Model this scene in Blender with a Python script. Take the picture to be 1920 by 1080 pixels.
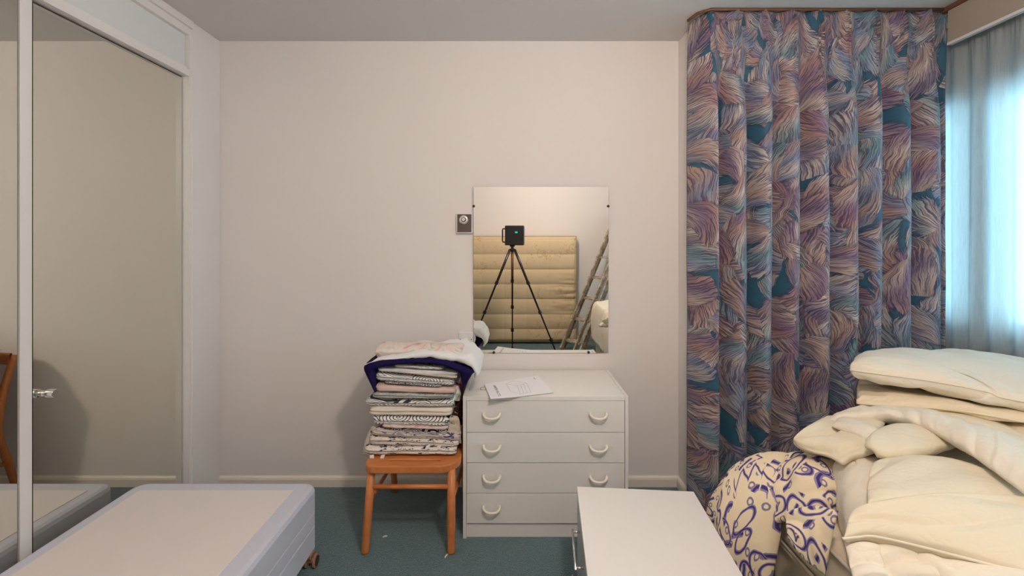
import bpy, bmesh, math, random
from mathutils import Vector, Matrix, noise

for _o in list(bpy.data.objects):
    bpy.data.objects.remove(_o)
S = bpy.context.scene
COL = S.collection
F, HZ, CAMZ = 850.0, 456.0, 1.364        # focal length (px of 1920), horizon row, eye height

# ------------------------------------------------------------------ camera, sky, exposure
cam = bpy.data.objects.new('camera', bpy.data.cameras.new('camera'))
COL.objects.link(cam)
cam.location = (0, 0, CAMZ)
cam.rotation_euler = (math.pi / 2, 0, 0)
cam.data.sensor_width = 36.0
cam.data.lens = 36.0 * F / 1920.0
cam.data.shift_y = -(540.0 - HZ) / 1920.0
cam.data.clip_start = 0.01
S.camera = cam

world = bpy.data.worlds.new('sky'); S.world = world
world.use_nodes = True
_bg = world.node_tree.nodes['Background']
_bg.inputs[0].default_value = (0.46, 0.80, 1.0, 1)
_bg.inputs[1].default_value = 10.0
LAMP_STRENGTH = 172.0
LAMP_COLOUR = (1.0, 0.845, 0.725, 1)
S.view_settings.view_transform = 'Standard'
S.view_settings.look = 'None'
S.view_settings.exposure = 0.28
S.view_settings.gamma = 1.0
S.view_settings.use_curve_mapping = False
S.cycles.caustics_reflective = True
S.cycles.blur_glossy = 0.6
S.cycles.sample_clamp_indirect = 4.0
S.cycles.use_adaptive_sampling = True
S.cycles.adaptive_threshold = 0.08
S.cycles.caustics_refractive = False
S.cycles.max_bounces = 8
S.cycles.diffuse_bounces = 4
S.cycles.transparent_max_bounces = 8

# ------------------------------------------------------------------ helpers
def P(px, py, Y):
    return Vector(((px - 960) / F * Y, Y, CAMZ - (py - HZ) / F * Y))

def on_z(px, py, z):
    Y = F * (CAMZ - z) / (py - HZ)
    return Vector(((px - 960) / F * Y, Y, z))

class NT:
    """small node-writing helper"""
    def __init__(s, name):
        s.mat = bpy.data.materials.new(name); s.mat.use_nodes = True
        s.t = s.mat.node_tree; s.bsdf = s.t.nodes['Principled BSDF']; s.out = s.t.nodes['Material Output']
        s.tc = s.t.nodes.new('ShaderNodeTexCoord')
    def n(s, kind, **kw):
        nd = s.t.nodes.new('ShaderNode' + kind)
        for k, v in kw.items(): setattr(nd, k, v)
        return nd
    def put(s, sock, v):
        if isinstance(v, bpy.types.NodeSocket): s.t.links.new(v, sock)
        elif v is not None:
            if hasattr(sock.default_value, '__len__') and not hasattr(v, '__len__'): v = (v, v, v)
            if hasattr(sock.default_value, '__len__') and len(sock.default_value) == 4 and len(v) == 3: v = (*v, 1)
            sock.default_value = v
    def m(s, op, a, b=None, c=None, clamp=False):
        nd = s.n('Math', operation=op, use_clamp=clamp)
        for i, v in enumerate((a, b, c)):
            if v is not None: s.put(nd.inputs[i], v)
        return nd.outputs[0]
    def v(s, op, a, b=None, scale=None):
        nd = s.n('VectorMath', operation=op)
        s.put(nd.inputs[0], a)
        if b is not None: s.put(nd.inputs[1], b)
        if scale is not None: s.put(nd.inputs['Scale'], scale)
        return nd.outputs['Value'] if op in ('LENGTH', 'DOT_PRODUCT', 'DISTANCE') else nd.outputs[0]
    def sep(s, a):
        nd = s.n('SeparateXYZ'); s.put(nd.inputs[0], a); return nd.outputs
    def comb(s, x, y, z=0.0):
        nd = s.n('CombineXYZ')
        for i, q in enumerate((x, y, z)): s.put(nd.inputs[i], q)
        return nd.outputs[0]
    def mix(s, f, a, b, blend='MIX'):
        nd = s.n('Mix', data_type='RGBA', blend_type=blend)
        s.put(nd.inputs[0], f); s.put(nd.inputs[6], a); s.put(nd.inputs[7], b)
        return nd.outputs[2]
    def noise(s, vec, scale=5, detail=3, rough=.5, dist=0, dim='3D'):
        nd = s.n('TexNoise', noise_dimensions=dim)
        if vec is not None: s.put(nd.inputs['Vector'], vec)
        for k, q in (('Scale', scale), ('Detail', detail), ('Roughness', rough), ('Distortion', dist)): s.put(nd.inputs[k], q)
        return nd.outputs
    def voro(s, vec, scale=5, feature='F1', rnd=1.0):
        nd = s.n('TexVoronoi', voronoi_dimensions='2D', feature=feature)
        s.put(nd.inputs['Vector'], vec); s.put(nd.inputs['Scale'], scale); s.put(nd.inputs['Randomness'], rnd)
        return nd.outputs
    def ramp(s, f, stops, interp='LINEAR'):
        nd = s.n('ValToRGB'); cr = nd.color_ramp; cr.interpolation = interp
        while len(cr.elements) < len(stops): cr.elements.new(0.5)
        for e, (p, c) in zip(cr.elements, stops):
            e.position = p; e.color = (*c, 1) if len(c) == 3 else c
        s.put(nd.inputs[0], f); return nd.outputs[0]
    def step(s, x, lo, hi):
        nd = s.n('MapRange', interpolation_type='SMOOTHSTEP')
        s.put(nd.inputs[0], x); s.put(nd.inputs[1], lo); s.put(nd.inputs[2], hi)
        return nd.outputs[0]
    def bump(s, h, strength=.3, dist=.01):
        nd = s.n('Bump'); s.put(nd.inputs['Height'], h)
        nd.inputs['Strength'].default_value = strength; nd.inputs['Distance'].default_value = dist
        s.t.links.new(nd.outputs[0], s.bsdf.inputs['Normal'])
    def done(s, col=None, rough=.6, metal=0, spec=None, sheen=0):
        if col is not None: s.put(s.bsdf.inputs['Base Color'], col)
        s.put(s.bsdf.inputs['Roughness'], rough); s.put(s.bsdf.inputs['Metallic'], metal)
        if spec is not None: s.put(s.bsdf.inputs['Specular IOR Level'], spec)
        if sheen: s.put(s.bsdf.inputs['Sheen Weight'], sheen)
        return s.mat

def plain(name, col, rough=.6, var=.06, scale=8, bump=.0, bscale=60, metal=0, spec=None):
    k = NT(name); o = k.tc.outputs['Object']
    f = k.noise(o, scale, 4)[0]
    c = k.mix(f, tuple(x * (1 - var) for x in col), tuple(min(1, x * (1 + var)) for x in col))
    if bump: k.bump(k.noise(o, bscale, 3)[0], bump, .004)
    return k.done(c, rough, metal, spec)

def cloth(name, col, var=.05, weave=900, bump=.15, rough=.9):
    k = NT(name); o = k.tc.outputs['Object']
    f = k.noise(o, 7, 4)[0]
    c = k.mix(f, tuple(x * (1 - var) for x in col), tuple(min(1, x * (1 + var)) for x in col))
    k.bump(k.m('ADD', k.noise(o, weave, 1)[0], k.m('MULTIPLY', k.noise(o, 35, 3)[0], 1.2)), bump, .004)
    return k.done(c, rough, 0, .2, .15)

def quilt_cloth(name, col):
    k = NT(name); o = k.tc.outputs['Object']
    c = k.mix(k.noise(o, 6, 4)[0], tuple(x * .95 for x in col), tuple(min(1, x * 1.04) for x in col))
    w = k.v('ADD', o, k.v('SCALE', k.noise(o, 5, 2)[1], None, .12))
    r = k.m('ABSOLUTE', k.m('SUBTRACT', k.noise(k.v('MULTIPLY', w, (1, .55, 1)), 11, 2)[0], .5))
    r2 = k.m('ABSOLUTE', k.m('SUBTRACT', k.noise(k.v('MULTIPLY', w, (.5, 1.3, 1)), 17, 2)[0], .5))
    h = k.m('ADD', k.step(r, 0, .06), k.m('MULTIPLY', k.step(r2, 0, .05), .5))
    h = k.m('ADD', h, k.m('MULTIPLY', k.noise(o, 30, 4)[0], .8))
    k.bump(h, .13, .012)
    return k.done(c, .9, 0, .2, .1)

class MB:
    def __init__(s): s.v, s.f, s.uv = [], [], None
    def add(s, vs, fs):
        b = len(s.v); s.v += [Vector(q) for q in vs]; s.f += [tuple(i + b for i in q) for q in fs]; return s
    def box(s, a, b):
        x0, y0, z0 = a; x1, y1, z1 = b
        return s.add([(x0, y0, z0), (x1, y0, z0), (x1, y1, z0), (x0, y1, z0), (x0, y0, z1), (x1, y0, z1), (x1, y1, z1), (x0, y1, z1)],
                     [(3, 2, 1, 0), (4, 5, 6, 7), (0, 1, 5, 4), (1, 2, 6, 5), (2, 3, 7, 6), (3, 0, 4, 7)])
    def tube(s, pts, r, seg=10, closed=False):
        pts = [Vector(p) for p in pts]; n = len(pts)
        rs = r if hasattr(r, '__len__') else [r] * n
        vs, fs = [], []
        up = None
        for i, p in enumerate(pts):
            d = (pts[(i + 1) % n] - pts[i - 1]) if closed else (pts[min(i + 1, n - 1)] - pts[max(i - 1, 0)])
            d.normalize()
            if up is None:
                up = d.orthogonal().normalized()
            up = (up - d * up.dot(d)).normalized()
            w = d.cross(up)
            for k in range(seg):
                a = 2 * math.pi * k / seg
                vs.append(p + (up * math.cos(a) + w * math.sin(a)) * rs[i])
        m = n if closed else n - 1
        for i in range(m):
            for k in range(seg):
                a, b = i * seg + k, i * seg + (k + 1) % seg
                c, d2 = ((i + 1) % n) * seg + (k + 1) % seg, ((i + 1) % n) * seg + k
                fs.append((a, b, c, d2))
        if not closed:
            fs.append(tuple(range(seg - 1, -1, -1))); fs.append(tuple((n - 1) * seg + k for k in range(seg)))
        return s.add(vs, fs)
    def lathe(s, base, axis, prof, seg=24):
        base = Vector(base); ax = Vector(axis).normalized()
        return s.tube_profile(base, ax, prof, seg)
    def tube_profile(s, base, ax, prof, seg):
        u = ax.orthogonal().normalized(); w = ax.cross(u)
        vs, fs = [], []
        for r, h in prof:
            for k in range(seg):
                a = 2 * math.pi * k / seg
                vs.append(base + ax * h + (u * math.cos(a) + w * math.sin(a)) * r)
        for i in range(len(prof) - 1):
            for k in range(seg):
                fs.append((i * seg + k, i * seg + (k + 1) % seg, (i + 1) * seg + (k + 1) % seg, (i + 1) * seg + k))
        fs.append(tuple(range(seg - 1, -1, -1))); fs.append(tuple((len(prof) - 1) * seg + k for k in range(seg)))
        return s.add(vs, fs)
    def prism(s, poly, d):
        """poly: list of 3D points, extruded by vector d"""
        n = len(poly); d = Vector(d)
        return s.add([Vector(p) for p in poly] + [Vector(p) + d for p in poly],
                     [tuple(range(n - 1, -1, -1)), tuple(range(n, 2 * n))] + [(i, (i + 1) % n, n + (i + 1) % n, n + i) for i in range(n)])
    def turn(s, c, ang):
        c = Vector(c); R = Matrix.Rotation(ang, 3, 'Z')
        s.v = [c + R @ (p - c) for p in s.v]; return s
    def build(s, name, mat, parent=None, smooth=False, bevel=0, bseg=2, label=None, cat=None, group=None, kind=None):
        xs = [p.x for p in s.v]; ys = [p.y for p in s.v]; zs = [p.z for p in s.v]
        org = Vector(((min(xs) + max(xs)) / 2, (min(ys) + max(ys)) / 2, min(zs)))
        me = bpy.data.meshes.new(name)
        me.from_pydata([p - org for p in s.v], [], s.f)
        if s.uv:
            L = me.uv_layers.new(name='UVMap')
            for lp in me.loops: L.data[lp.index].uv = s.uv[lp.vertex_index]
        bm = bmesh.new(); bm.from_mesh(me); bmesh.ops.recalc_face_normals(bm, faces=bm.faces); bm.to_mesh(me); bm.free()
        me.materials.append(mat)
        o = bpy.data.objects.new(name, me); COL.objects.link(o)
        o.location = org
        if parent is not None:
            o.parent = parent; o.location = org - world_loc(parent)
        if smooth:
            for q in me.polygons: q.use_smooth = True
        if bevel:
            b = o.modifiers.new('bevel', 'BEVEL'); b.width = bevel; b.segments = bseg; b.limit_method = 'ANGLE'; b.angle_limit = .6
            b.harden_normals = False
            for q in me.polygons: q.use_smooth = True
            w = o.modifiers.new('wn', 'WEIGHTED_NORMAL'); w.keep_sharp = True
        return tag(o, label, cat, group, kind)

def world_loc(o):
    l = o.location.copy()
    while o.parent: o = o.parent; l += o.location
    return l

def tag(o, label=None, cat=None, group=None, kind=None):
    if label: o['label'] = label
    if cat: o['category'] = cat
    if group: o['group'] = group
    if kind: o['kind'] = kind
    return o

def thing(name, loc, label, cat, group=None):
    o = bpy.data.objects.new(name, None); COL.objects.link(o)
    o.location = loc; o.empty_display_size = .05
    return tag(o, label, cat, group)

def crom(pts, n):
    """n samples of a Catmull-Rom curve through pts, even in arc length"""
    pts = [Vector(p) for p in pts]
    if len(pts) == 2: return [pts[0].lerp(pts[1], i / (n - 1)) for i in range(n)]
    ext = [pts[0] * 2 - pts[1]] + pts + [pts[-1] * 2 - pts[-2]]
    dense = []
    for i in range(1, len(ext) - 2):
        p0, p1, p2, p3 = ext[i - 1:i + 3]
        for k in range(16):
            t = k / 16
            dense.append(.5 * ((2 * p1) + (p2 - p0) * t + (2 * p0 - 5 * p1 + 4 * p2 - p3) * t * t + (3 * p1 - p0 - 3 * p2 + p3) * t ** 3))
    dense.append(pts[-1])
    acc = [0]
    for a, b in zip(dense, dense[1:]): acc.append(acc[-1] + (b - a).length)
    out, j = [], 0
    for i in range(n):
        d = acc[-1] * i / (n - 1)
        while j < len(acc) - 2 and acc[j + 1] < d: j += 1
        w = (d - acc[j]) / max(1e-9, acc[j + 1] - acc[j])
        out.append(dense[j].lerp(dense[j + 1], min(1, max(0, w))))
    return out

def pad(name, B, T, L, R, up, dn, mat, parent=None, nu=60, nv=40, amp=.006, freq=9, stretch=(1, 1), seed=0, power=.5, ridge=.0, **kw):
    """soft padded shape: a Coons patch inside four border curves, puffed to both sides"""
    b, t = crom(B, nu), crom(T, nu); l, r = crom(L, nv), crom(R, nv)
    g = [[None] * nv for _ in range(nu)]
    c00, c10, c01, c11 = b[0], b[-1], t[0], t[-1]
    for i in range(nu):
        u = i / (nu - 1)
        for j in range(nv):
            v = j / (nv - 1)
            g[i][j] = (b[i] * (1 - v) + t[i] * v) + (l[j] * (1 - u) + r[j] * u) - (c00 * (1 - u) * (1 - v) + c10 * u * (1 - v) + c01 * (1 - u) * v + c11 * u * v)
    ln = lambda c: sum((q - p).length for p, q in zip(c, c[1:]))
    lu = (ln(b) + ln(t)) / 2; lv = (ln(l) + ln(r)) / 2
    m = MB(); m.uv = []
    off = Vector((seed * 7.31, seed * 3.7, seed * 1.9))
    idx = {}
    for side in (1, -1):
        for i in range(nu):
            u = i / (nu - 1)
            for j in range(nv):
                v = j / (nv - 1)
                rim = i in (0, nu - 1) or j in (0, nv - 1)
                if rim and side == -1:
                    idx[(i, j, -1)] = idx[(i, j, 1)]; continue
                du = g[min(i + 1, nu - 1)][j] - g[max(i - 1, 0)][j]; dv = g[i][min(j + 1, nv - 1)] - g[i][max(j - 1, 0)]
                nrm = du.cross(dv)
                nrm = nrm.normalized() if nrm.length > 1e-9 else Vector((0, 0, 1))
                e = (max(0, 4 * u * (1 - u)) * max(0, 4 * v * (1 - v))) ** power
                q = Vector((u * lu * freq * stretch[0], v * lv * freq * stretch[1], side * 3.0)) + off
                nz = noise.noise(q) + .5 * noise.noise(q * 2.1)
                w = amp * nz * min(1, e * 1.6 + .25)
                if ridge:
                    q2 = q * .8 + Vector((5, 9, 2))
                    w -= ridge * max(0, 1 - abs(noise.noise(q2)) * 5) * min(1, e * 1.5)
                h = (up if side == 1 else dn) * e + w
                m.v.append(g[i][j] + nrm * h * side); m.uv.append((u * lu, v * lv))
                idx[(i, j, side)] = len(m.v) - 1
    for side in (1, -1):
        for i in range(nu - 1):
            for j in range(nv - 1):
                q = (idx[(i, j, side)], idx[(i + 1, j, side)], idx[(i + 1, j + 1, side)], idx[(i, j + 1, side)])
                m.f.append(q if side == 1 else q[::-1])
    return m.build(name, mat, parent, smooth=True, **kw)

def surf(fn, nu, nv, wrap=False):
    """open grid: fn(u,v) -> (point, uv)"""
    m = MB(); m.uv = []
    for i in range(nu):
        for j in range(nv):
            p, q = fn(i / (nu - 1), j / (nv - 1)); m.v.append(Vector(p)); m.uv.append(q)
    for i in range(nu - 1):
        for j in range(nv - 1):
            m.f.append((i * nv + j, (i + 1) * nv + j, (i + 1) * nv + j + 1, i * nv + j + 1))
    return m

# ------------------------------------------------------------------ materials
M = {}
k = NT('wall_paint'); o = k.tc.outputs['Object']
c = k.mix(k.noise(o, 1.2, 5)[0], (.79, .745, .725), (.84, .80, .785))
k.bump(k.noise(o, 140, 4)[0], .06, .003); M['wall'] = k.done(c, .75, 0, .25)
M['ceiling'] = plain('ceiling_paint', (.70, .68, .675), .85, .03, 2, .05, 120)
M['gloss'] = plain('white_gloss_paint', (.80, .785, .775), .38, .02, 5)
M['skirting'] = plain('cream_gloss_paint', (.84, .78, .71), .35, .03, 5)
k = NT('carpet'); o = k.tc.outputs['Object']
f1 = k.noise(o, 2.2, 3)[0]; f2 = k.noise(o, 170, 2)[0]; f3 = k.noise(o, 40, 3)[0]
c = k.mix(f1, (.078, .160, .198), (.125, .212, .222))
c = k.mix(k.m('MULTIPLY', f3, .55), c, (.17, .215, .215))
c = k.mix(k.step(f2, .42, .64), k.mix(.5, c, (.05, .10, .115)), c)
k.bump(k.m('ADD', f2, k.m('MULTIPLY', f3, .6)), .7, .008); M['carpet'] = k.done(c, .95, 0, .1, .25)
M['lam'] = plain('white_laminate', (.80, .775, .75), .42, .015, 3)
M['lam2'] = plain('white_foil', (.82, .80, .775), .35, .012, 3)
M['gap'] = plain('shadow_gap', (.06, .04, .03), .8)  # dark colour standing in for the shade inside door and drawer gaps
M['shaded_foil'] = plain('shaded_drawer_foil', (.42, .45, .47), .35, .03, 4)  # drawer fronts greyed, the shade on that side is in the colour
M['cream_plastic'] = plain('cream_plastic', (.86, .80, .70), .35, .02)
M['chrome'] = plain('chrome', (.82, .82, .83), .14, .02, 4, metal=1)
def mirror_mat(name, col):
    k = NT(name); f = k.noise(k.tc.outputs['Object'], 3, 2)[0]
    return k.done(k.mix(f, col, tuple(x * .99 for x in col)), .0, 1)
M['mirror_door'] = mirror_mat('mirror_glass_grey', (.76, .755, .70))
M['mirror'] = mirror_mat('mirror_glass', (.86, .845, .80))
M['transom'] = plain('pale_painted_panel', (.74, .77, .78), .25, .02)
k = NT('chair_wood'); o = k.tc.outputs['Object']
g = k.noise(k.v('MULTIPLY', o, (6, 60, 6)), 2.5, 4, .6)[0]
c = k.ramp(g, [(.3, (.50, .155, .042)), (.55, (.60, .205, .062)), (.75, (.66, .25, .085))]); M['wood'] = k.done(c, .38, 0, .45)
M['dark_wood'] = plain('dark_brown_wood', (.16, .07, .035), .5, .2)
M['divan'] = cloth('lilac_white_divan_fabric', (.62, .63, .73), .03, 600, .12)
M['divan_top'] = cloth('pale_platform_cloth', (.80, .735, .715), .03, 700, .1)
M['divan_cream'] = cloth('cream_divan_fabric', (.68, .58, .44), .05, 500, .15)
M['rubber'] = plain('brown_rubber', (.05, .025, .02), .5, .1)
M['copper'] = plain('brown_castor_plastic', (.34, .17, .11), .4, .1)
M['black'] = plain('black_plastic', (.012, .011, .013), .35, .2)
M['black_metal'] = plain('black_metal', (.02, .017, .02), .3, .2)
M['brown_plate'] = plain('brown_metal_plate', (.105, .072, .068), .35, .08)
M['plate'] = plain('white_plastic_plate', (.80, .79, .80), .35, .02)
M['paper'] = plain('white_paper', (.90, .895, .92), .7, .015)
M['ink'] = plain('grey_ink', (.10, .105, .12), .8, .1)
M['ink_pale'] = plain('pale_ink', (.45, .45, .47), .8, .1)
M['string'] = plain('tan_rubber', (.48, .36, .22), .6, .1)
M['pelmet'] = plain('pelmet_shaded_paint', (.42, .35, .285), .55, .05, 4)  # darker than the cream board, its shade is put into the colour
M['bead'] = plain('pale_edging', (.74, .74, .74), .4, .02)
M['white_frame'] = plain('white_window_paint', (.80, .82, .83), .35, .02)
M['duvet'] = quilt_cloth('ivory_duvet_cotton', (.77, .69, .53))
M['duvet2'] = quilt_cloth('white_duvet_cotton', (.82, .76, .64))
M['duvet3'] = quilt_cloth('cream_quilt_cotton', (.80, .70, .52))
M['navy'] = plain('navy_blanket', (.013, .008, .058), .95, .15, 9, .3, 300, spec=.1)
M['white_cotton'] = cloth('white_cotton', (.82, .825, .84), .03, 500, .2)
M['cream_cotton'] = cloth('cream_cotton', (.76, .69, .59), .04, 500, .2)
M['pink_cotton'] = cloth('pink_cotton', (.72, .53, .47), .05, 700, .3)
M['mattress'] = cloth('beige_mattress_ticking', (.66, .50, .32), .06, 350, .2)
k = NT('old_ladder_wood'); o = k.tc.outputs['Object']
c = k.ramp(k.noise(o, 14, 5, .7)[0], [(.35, (.22, .16, .10)), (.5, (.40, .33, .25)), (.62, (.62, .58, .52))]); M['ladder'] = k.done(c, .7)

# stained mattress ticking
k = NT('mattress_ticking'); o = k.tc.outputs['Object']
c = k.mix(k.noise(o, 3, 4)[0], (.62, .475, .30), (.72, .57, .38))
st = k.noise(o, 4.5, 4, .6, .8)[0]
ring = k.step(k.m('ABSOLUTE', k.m('SUBTRACT', st, .60)), .018, .0)
c = k.mix(k.m('MULTIPLY', ring, .5), c, (.42, .24, .10))
k.bump(k.noise(o, 60, 3)[0], .25, .005); M['mattress'] = k.done(c, .9, 0, .15)

# sheer net: part see-through, part cloth that lets light through
k = NT('sheer_net')
tr = k.n('BsdfTransparent'); df = k.n('BsdfTranslucent'); d2 = k.n('BsdfDiffuse')
uv = k.tc.outputs['UV']
f = k.noise(k.v('MULTIPLY', uv, (60, 2, 1)), 6, 3)[0]
colr = k.mix(f, (.46, .49, .50), (.60, .64, .65))
for nd in (df, d2): k.put(nd.inputs['Color'], colr)
tr.inputs['Color'].default_value = (.97, .98, .98, 1)
a1 = k.n('MixShader'); a1.inputs[0].default_value = .5; k.t.links.new(df.outputs[0], a1.inputs[1]); k.t.links.new(d2.outputs[0], a1.inputs[2])
a2 = k.n('MixShader'); k.put(a2.inputs[0], k.m('ADD', .85, k.m('MULTIPLY', f, .12))); k.t.links.new(tr.outputs[0], a2.inputs[1]); k.t.links.new(a1.outputs[0], a2.inputs[2])
k.t.links.new(a2.outputs[0], k.out.inputs[0]); M['sheer'] = k.mat
k = NT('window_glass'); tr = k.n('BsdfTransparent'); gl = k.n('BsdfGlossy'); gl.inputs['Roughness'].default_value = .02
tr.inputs['Color'].default_value = (.93, .97, .97, 1)
fr = k.n('Fresnel'); fr.inputs[0].default_value = 1.45
a1 = k.n('MixShader'); k.t.links.new(fr.outputs[0], a1.inputs[0]); k.t.links.new(tr.outputs[0], a1.inputs[1]); k.t.links.new(gl.outputs[0], a1.inputs[2])
k.t.links.new(a1.outputs[0], k.out.inputs[0]); M['glass'] = k.mat
def emit(name, col, s):
    k = NT(name); e = k.n('Emission'); e.inputs[0].default_value = col; e.inputs[1].default_value = s
    k.t.links.new(e.outputs[0], k.out.inputs[0]); return k.mat

# leafy curtain print, drawn in cloth metres (UV)
k = NT('leaf_print_curtain'); uv = k.tc.outputs['UV']
def leaf_layer(k, uv, scale, shift, seed):
    p = k.v('ADD', k.v('SCALE', uv, None, scale), (shift[0], shift[1], 0))
    wob = k.v('SCALE', k.v('SUBTRACT', k.noise(p, 3.0, 2)[1], (.5, .5, .5)), None, .16)
    vo = k.voro(k.v('ADD', p, wob), 1.0)
    loc = k.v('SUBTRACT', k.v('ADD', p, wob), vo['Position'])
    r = k.n('SeparateColor'); k.t.links.new(vo['Color'], r.inputs[0])
    ang = k.m('MULTIPLY', k.m('ADD', r.outputs[1], k.m('MULTIPLY', r.outputs[2], 3.7)), 6.283)
    rot = k.n('VectorRotate', rotation_type='Z_AXIS'); k.put(rot.inputs['Vector'], loc); k.put(rot.inputs['Angle'], ang)
    x, y, _ = k.sep(rot.outputs[0])
    bend = k.m('MULTIPLY', k.m('SUBTRACT', r.outputs[0], .5), 1.6)
    y2 = k.m('ADD', y, k.m('MULTIPLY', k.m('MULTIPLY', x, x), bend))
    # fan of brush strokes spreading from the stalk
    fan = k.m('DIVIDE', y2, k.m('ADD', x, 1.15))
    rnd = k.m('MULTIPLY', r.outputs[2], 37.0)
    st = k.noise(k.comb(k.m('ADD', k.m('MULTIPLY', fan, 46.0), rnd), k.m('MULTIPLY', x, 1.5), seed), 1.0, 4, .65, .2)[0]
    st2 = k.noise(k.comb(k.m('ADD', k.m('MULTIPLY', fan, 105.0), rnd), k.m('MULTIPLY', x, 2.2), seed + 3), 1.0, 2, .6)[0]
    lim = k.m('SUBTRACT', k.m('ADD', .355, k.m('MULTIPLY', k.m('SUBTRACT', st, .5), .34)), k.m('MULTIPLY', k.m('MULTIPLY', x, x), .42))
    msk = k.step(k.m('SUBTRACT', lim, k.m('ABSOLUTE', y2)), .0, .018)
    endc = k.step(k.m('SUBTRACT', k.m('ADD', .60, k.m('MULTIPLY', k.m('SUBTRACT', st2, .5), .55)), x), .0, .03)
    msk = k.m('MULTIPLY', msk, endc)
    base = k.ramp(k.m('FRACT', k.m('ADD', k.m('ADD', r.outputs[2], k.m('MULTIPLY', fan, .35)), k.m('MULTIPLY', x, .22))),
                  [(.0, (.42, .28, .22)), (.12, (.56, .46, .40)), (.24, (.25, .18, .26)), (.36, (.42, .26, .22)), (.47, (.54, .48, .45)),
                   (.58, (.15, .29, .31)), (.68, (.28, .34, .44)), (.78, (.52, .46, .42)), (.88, (.20, .26, .38)), (1.0, (.42, .30, .26))])
    dark = k.ramp(r.outputs[1], [(.0, (.03, .035, .10)), (.5, (.085, .04, .10)), (1., (.03, .075, .14))])
    ink = k.step(st, .53, .43); ink2 = k.step(st2, .49, .39)
    col = k.mix(k.m('MAXIMUM', k.m('MULTIPLY', ink, .88), k.m('MULTIPLY', ink2, .72)), base, dark)
    rimd = k.step(k.m('SUBTRACT', lim, k.m('ABSOLUTE', y2)), .05, .0)
    col = k.mix(k.m('MULTIPLY', rimd, .35), col, dark)
    halo = k.m('MULTIPLY', k.step(k.m('SUBTRACT', lim, k.m('ABSOLUTE', y2)), -.085, .0), k.step(k.m('SUBTRACT', .66, x), .0, .09))
    return msk, col, halo
col = k.mix(k.noise(uv, 9, 2)[0], (.020, .085, .150), (.032, .125, .19))
for sc_, sh, sd in ((4.2, (3.1, 7.7), 1.0), (4.6, (11.3, 2.2), 5.0), (5.2, (23.6, 15.4), 9.0)):
    mk, cc, ha = leaf_layer(k, uv, sc_, sh, sd)
    col = k.mix(k.m('MULTIPLY', ha, .62), col, (.03, .03, .07))
    col = k.mix(mk, col, cc)
k.bump(k.noise(uv, 700, 1)[0], .1, .002)
k.done(col, .62, 0, .35, .1)
M['curtain'] = k.mat

# printed cottons
def swirl(name, scale, freq, ink=(.03, .03, .06), base=(.80, .78, .75), w=.30, solid=.0, rnd_shift=(0, 0)):
    k = NT(name); uv = k.v('ADD', k.tc.outputs['UV'], (rnd_shift[0], rnd_shift[1], 0))
    vo = k.voro(uv, scale)
    fr = k.m('FRACT', k.m('MULTIPLY', vo['Distance'], freq))
    ln = k.step(k.m('ABSOLUTE', k.m('SUBTRACT', fr, .5)), w, w * .35)
    c = k.mix(ln, base, ink)
    if solid:
        r = k.n('SeparateColor'); k.t.links.new(vo['Color'], r.inputs[0])
        bold = k.step(r.outputs[0], 1 - solid, 1 - solid + .01)
        c2 = k.mix(k.step(k.m('FRACT', k.m('MULTIPLY', vo['Distance'], freq * .38)), .45, .5), base, ink)
        c = k.mix(bold, c, c2)
    k.bump(k.noise(k.tc.outputs['Object'], 45, 3)[0], .2, .004)
    return k.done(c, .9, 0, .2)
def specks(name, base, ink, scale=60, th=.62, ink2=None):
    k = NT(name); uv = k.tc.outputs['UV']
    n1 = k.noise(k.v('MULTIPLY', uv, (1, 1.6, 1)), scale, 3, .7)[0]; n2 = k.noise(uv, scale * .28, 2)[0]
    f = k.step(k.m('MULTIPLY', n1, k.m('ADD', .45, n2)), th, th + .03)
    c = k.mix(f, base, ink)
    if ink2: c = k.mix(k.step(k.noise(k.v('ADD', uv, (5, 5, 0)), scale * .35, 2)[0], .60, .64), c, ink2)
    k.bump(k.noise(k.tc.outputs['Object'], 45, 3)[0], .2, .004)
    return k.done(c, .9, 0, .2)
def blotch(name, stops, scale=25, dist=.8):
    k = NT(name); uv = k.tc.outputs['UV']
    f = k.noise(uv, scale, 3, .6, dist)[0]
    k.bump(k.noise(k.tc.outputs['Object'], 45, 3)[0], .2, .004)
    return k.done(k.ramp(f, stops), .9, 0, .2)
M['swirl_a'] = swirl('grey_swirl_cotton', 9, 8, (.05, .06, .08), base=(.82, .81, .79), w=.20, rnd_shift=(.3, .2))
M['swirl_b'] = swirl('fine_wave_cotton', 8, 8, (.05, .05, .07), base=(.84, .82, .79), w=.20, solid=.22, rnd_shift=(1.3, .7))
M['swirl_c'] = swirl('black_fan_cotton', 8, 8, (.03, .03, .05), base=(.84, .82, .79), w=.22, solid=.30, rnd_shift=(2.1, 3.4))
M['swirl_d'] = swirl('bold_black_swirl_cotton', 14, 7, (.02, .02, .05), w=.36, solid=.35, rnd_shift=(5.2, 1.1))
M['stripe_bw'] = swirl('black_white_cotton', 30, 3, (.02, .02, .04), w=.45, rnd_shift=(7, 7))
M['teal_print'] = blotch('teal_patch_cotton', [(.30, (.14, .22, .27)), (.42, (.25, .33, .34)), (.5, (.58, .47, .37)), (.56, (.24, .33, .35)), (.68, (.70, .67, .62))], 42)
M['peach_print'] = blotch('peach_teal_cotton', [(.32, (.25, .40, .42)), (.45, (.66, .62, .56)), (.55, (.72, .55, .44)), (.65, (.45, .52, .52))], 34)
M['colour_print'] = blotch('multicolour_cotton', [(.30, (.50, .10, .08)), (.40, (.74, .70, .60)), (.52, (.72, .68, .62)), (.60, (.10, .20, .42)), (.72, (.75, .55, .18))], 45)
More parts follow.
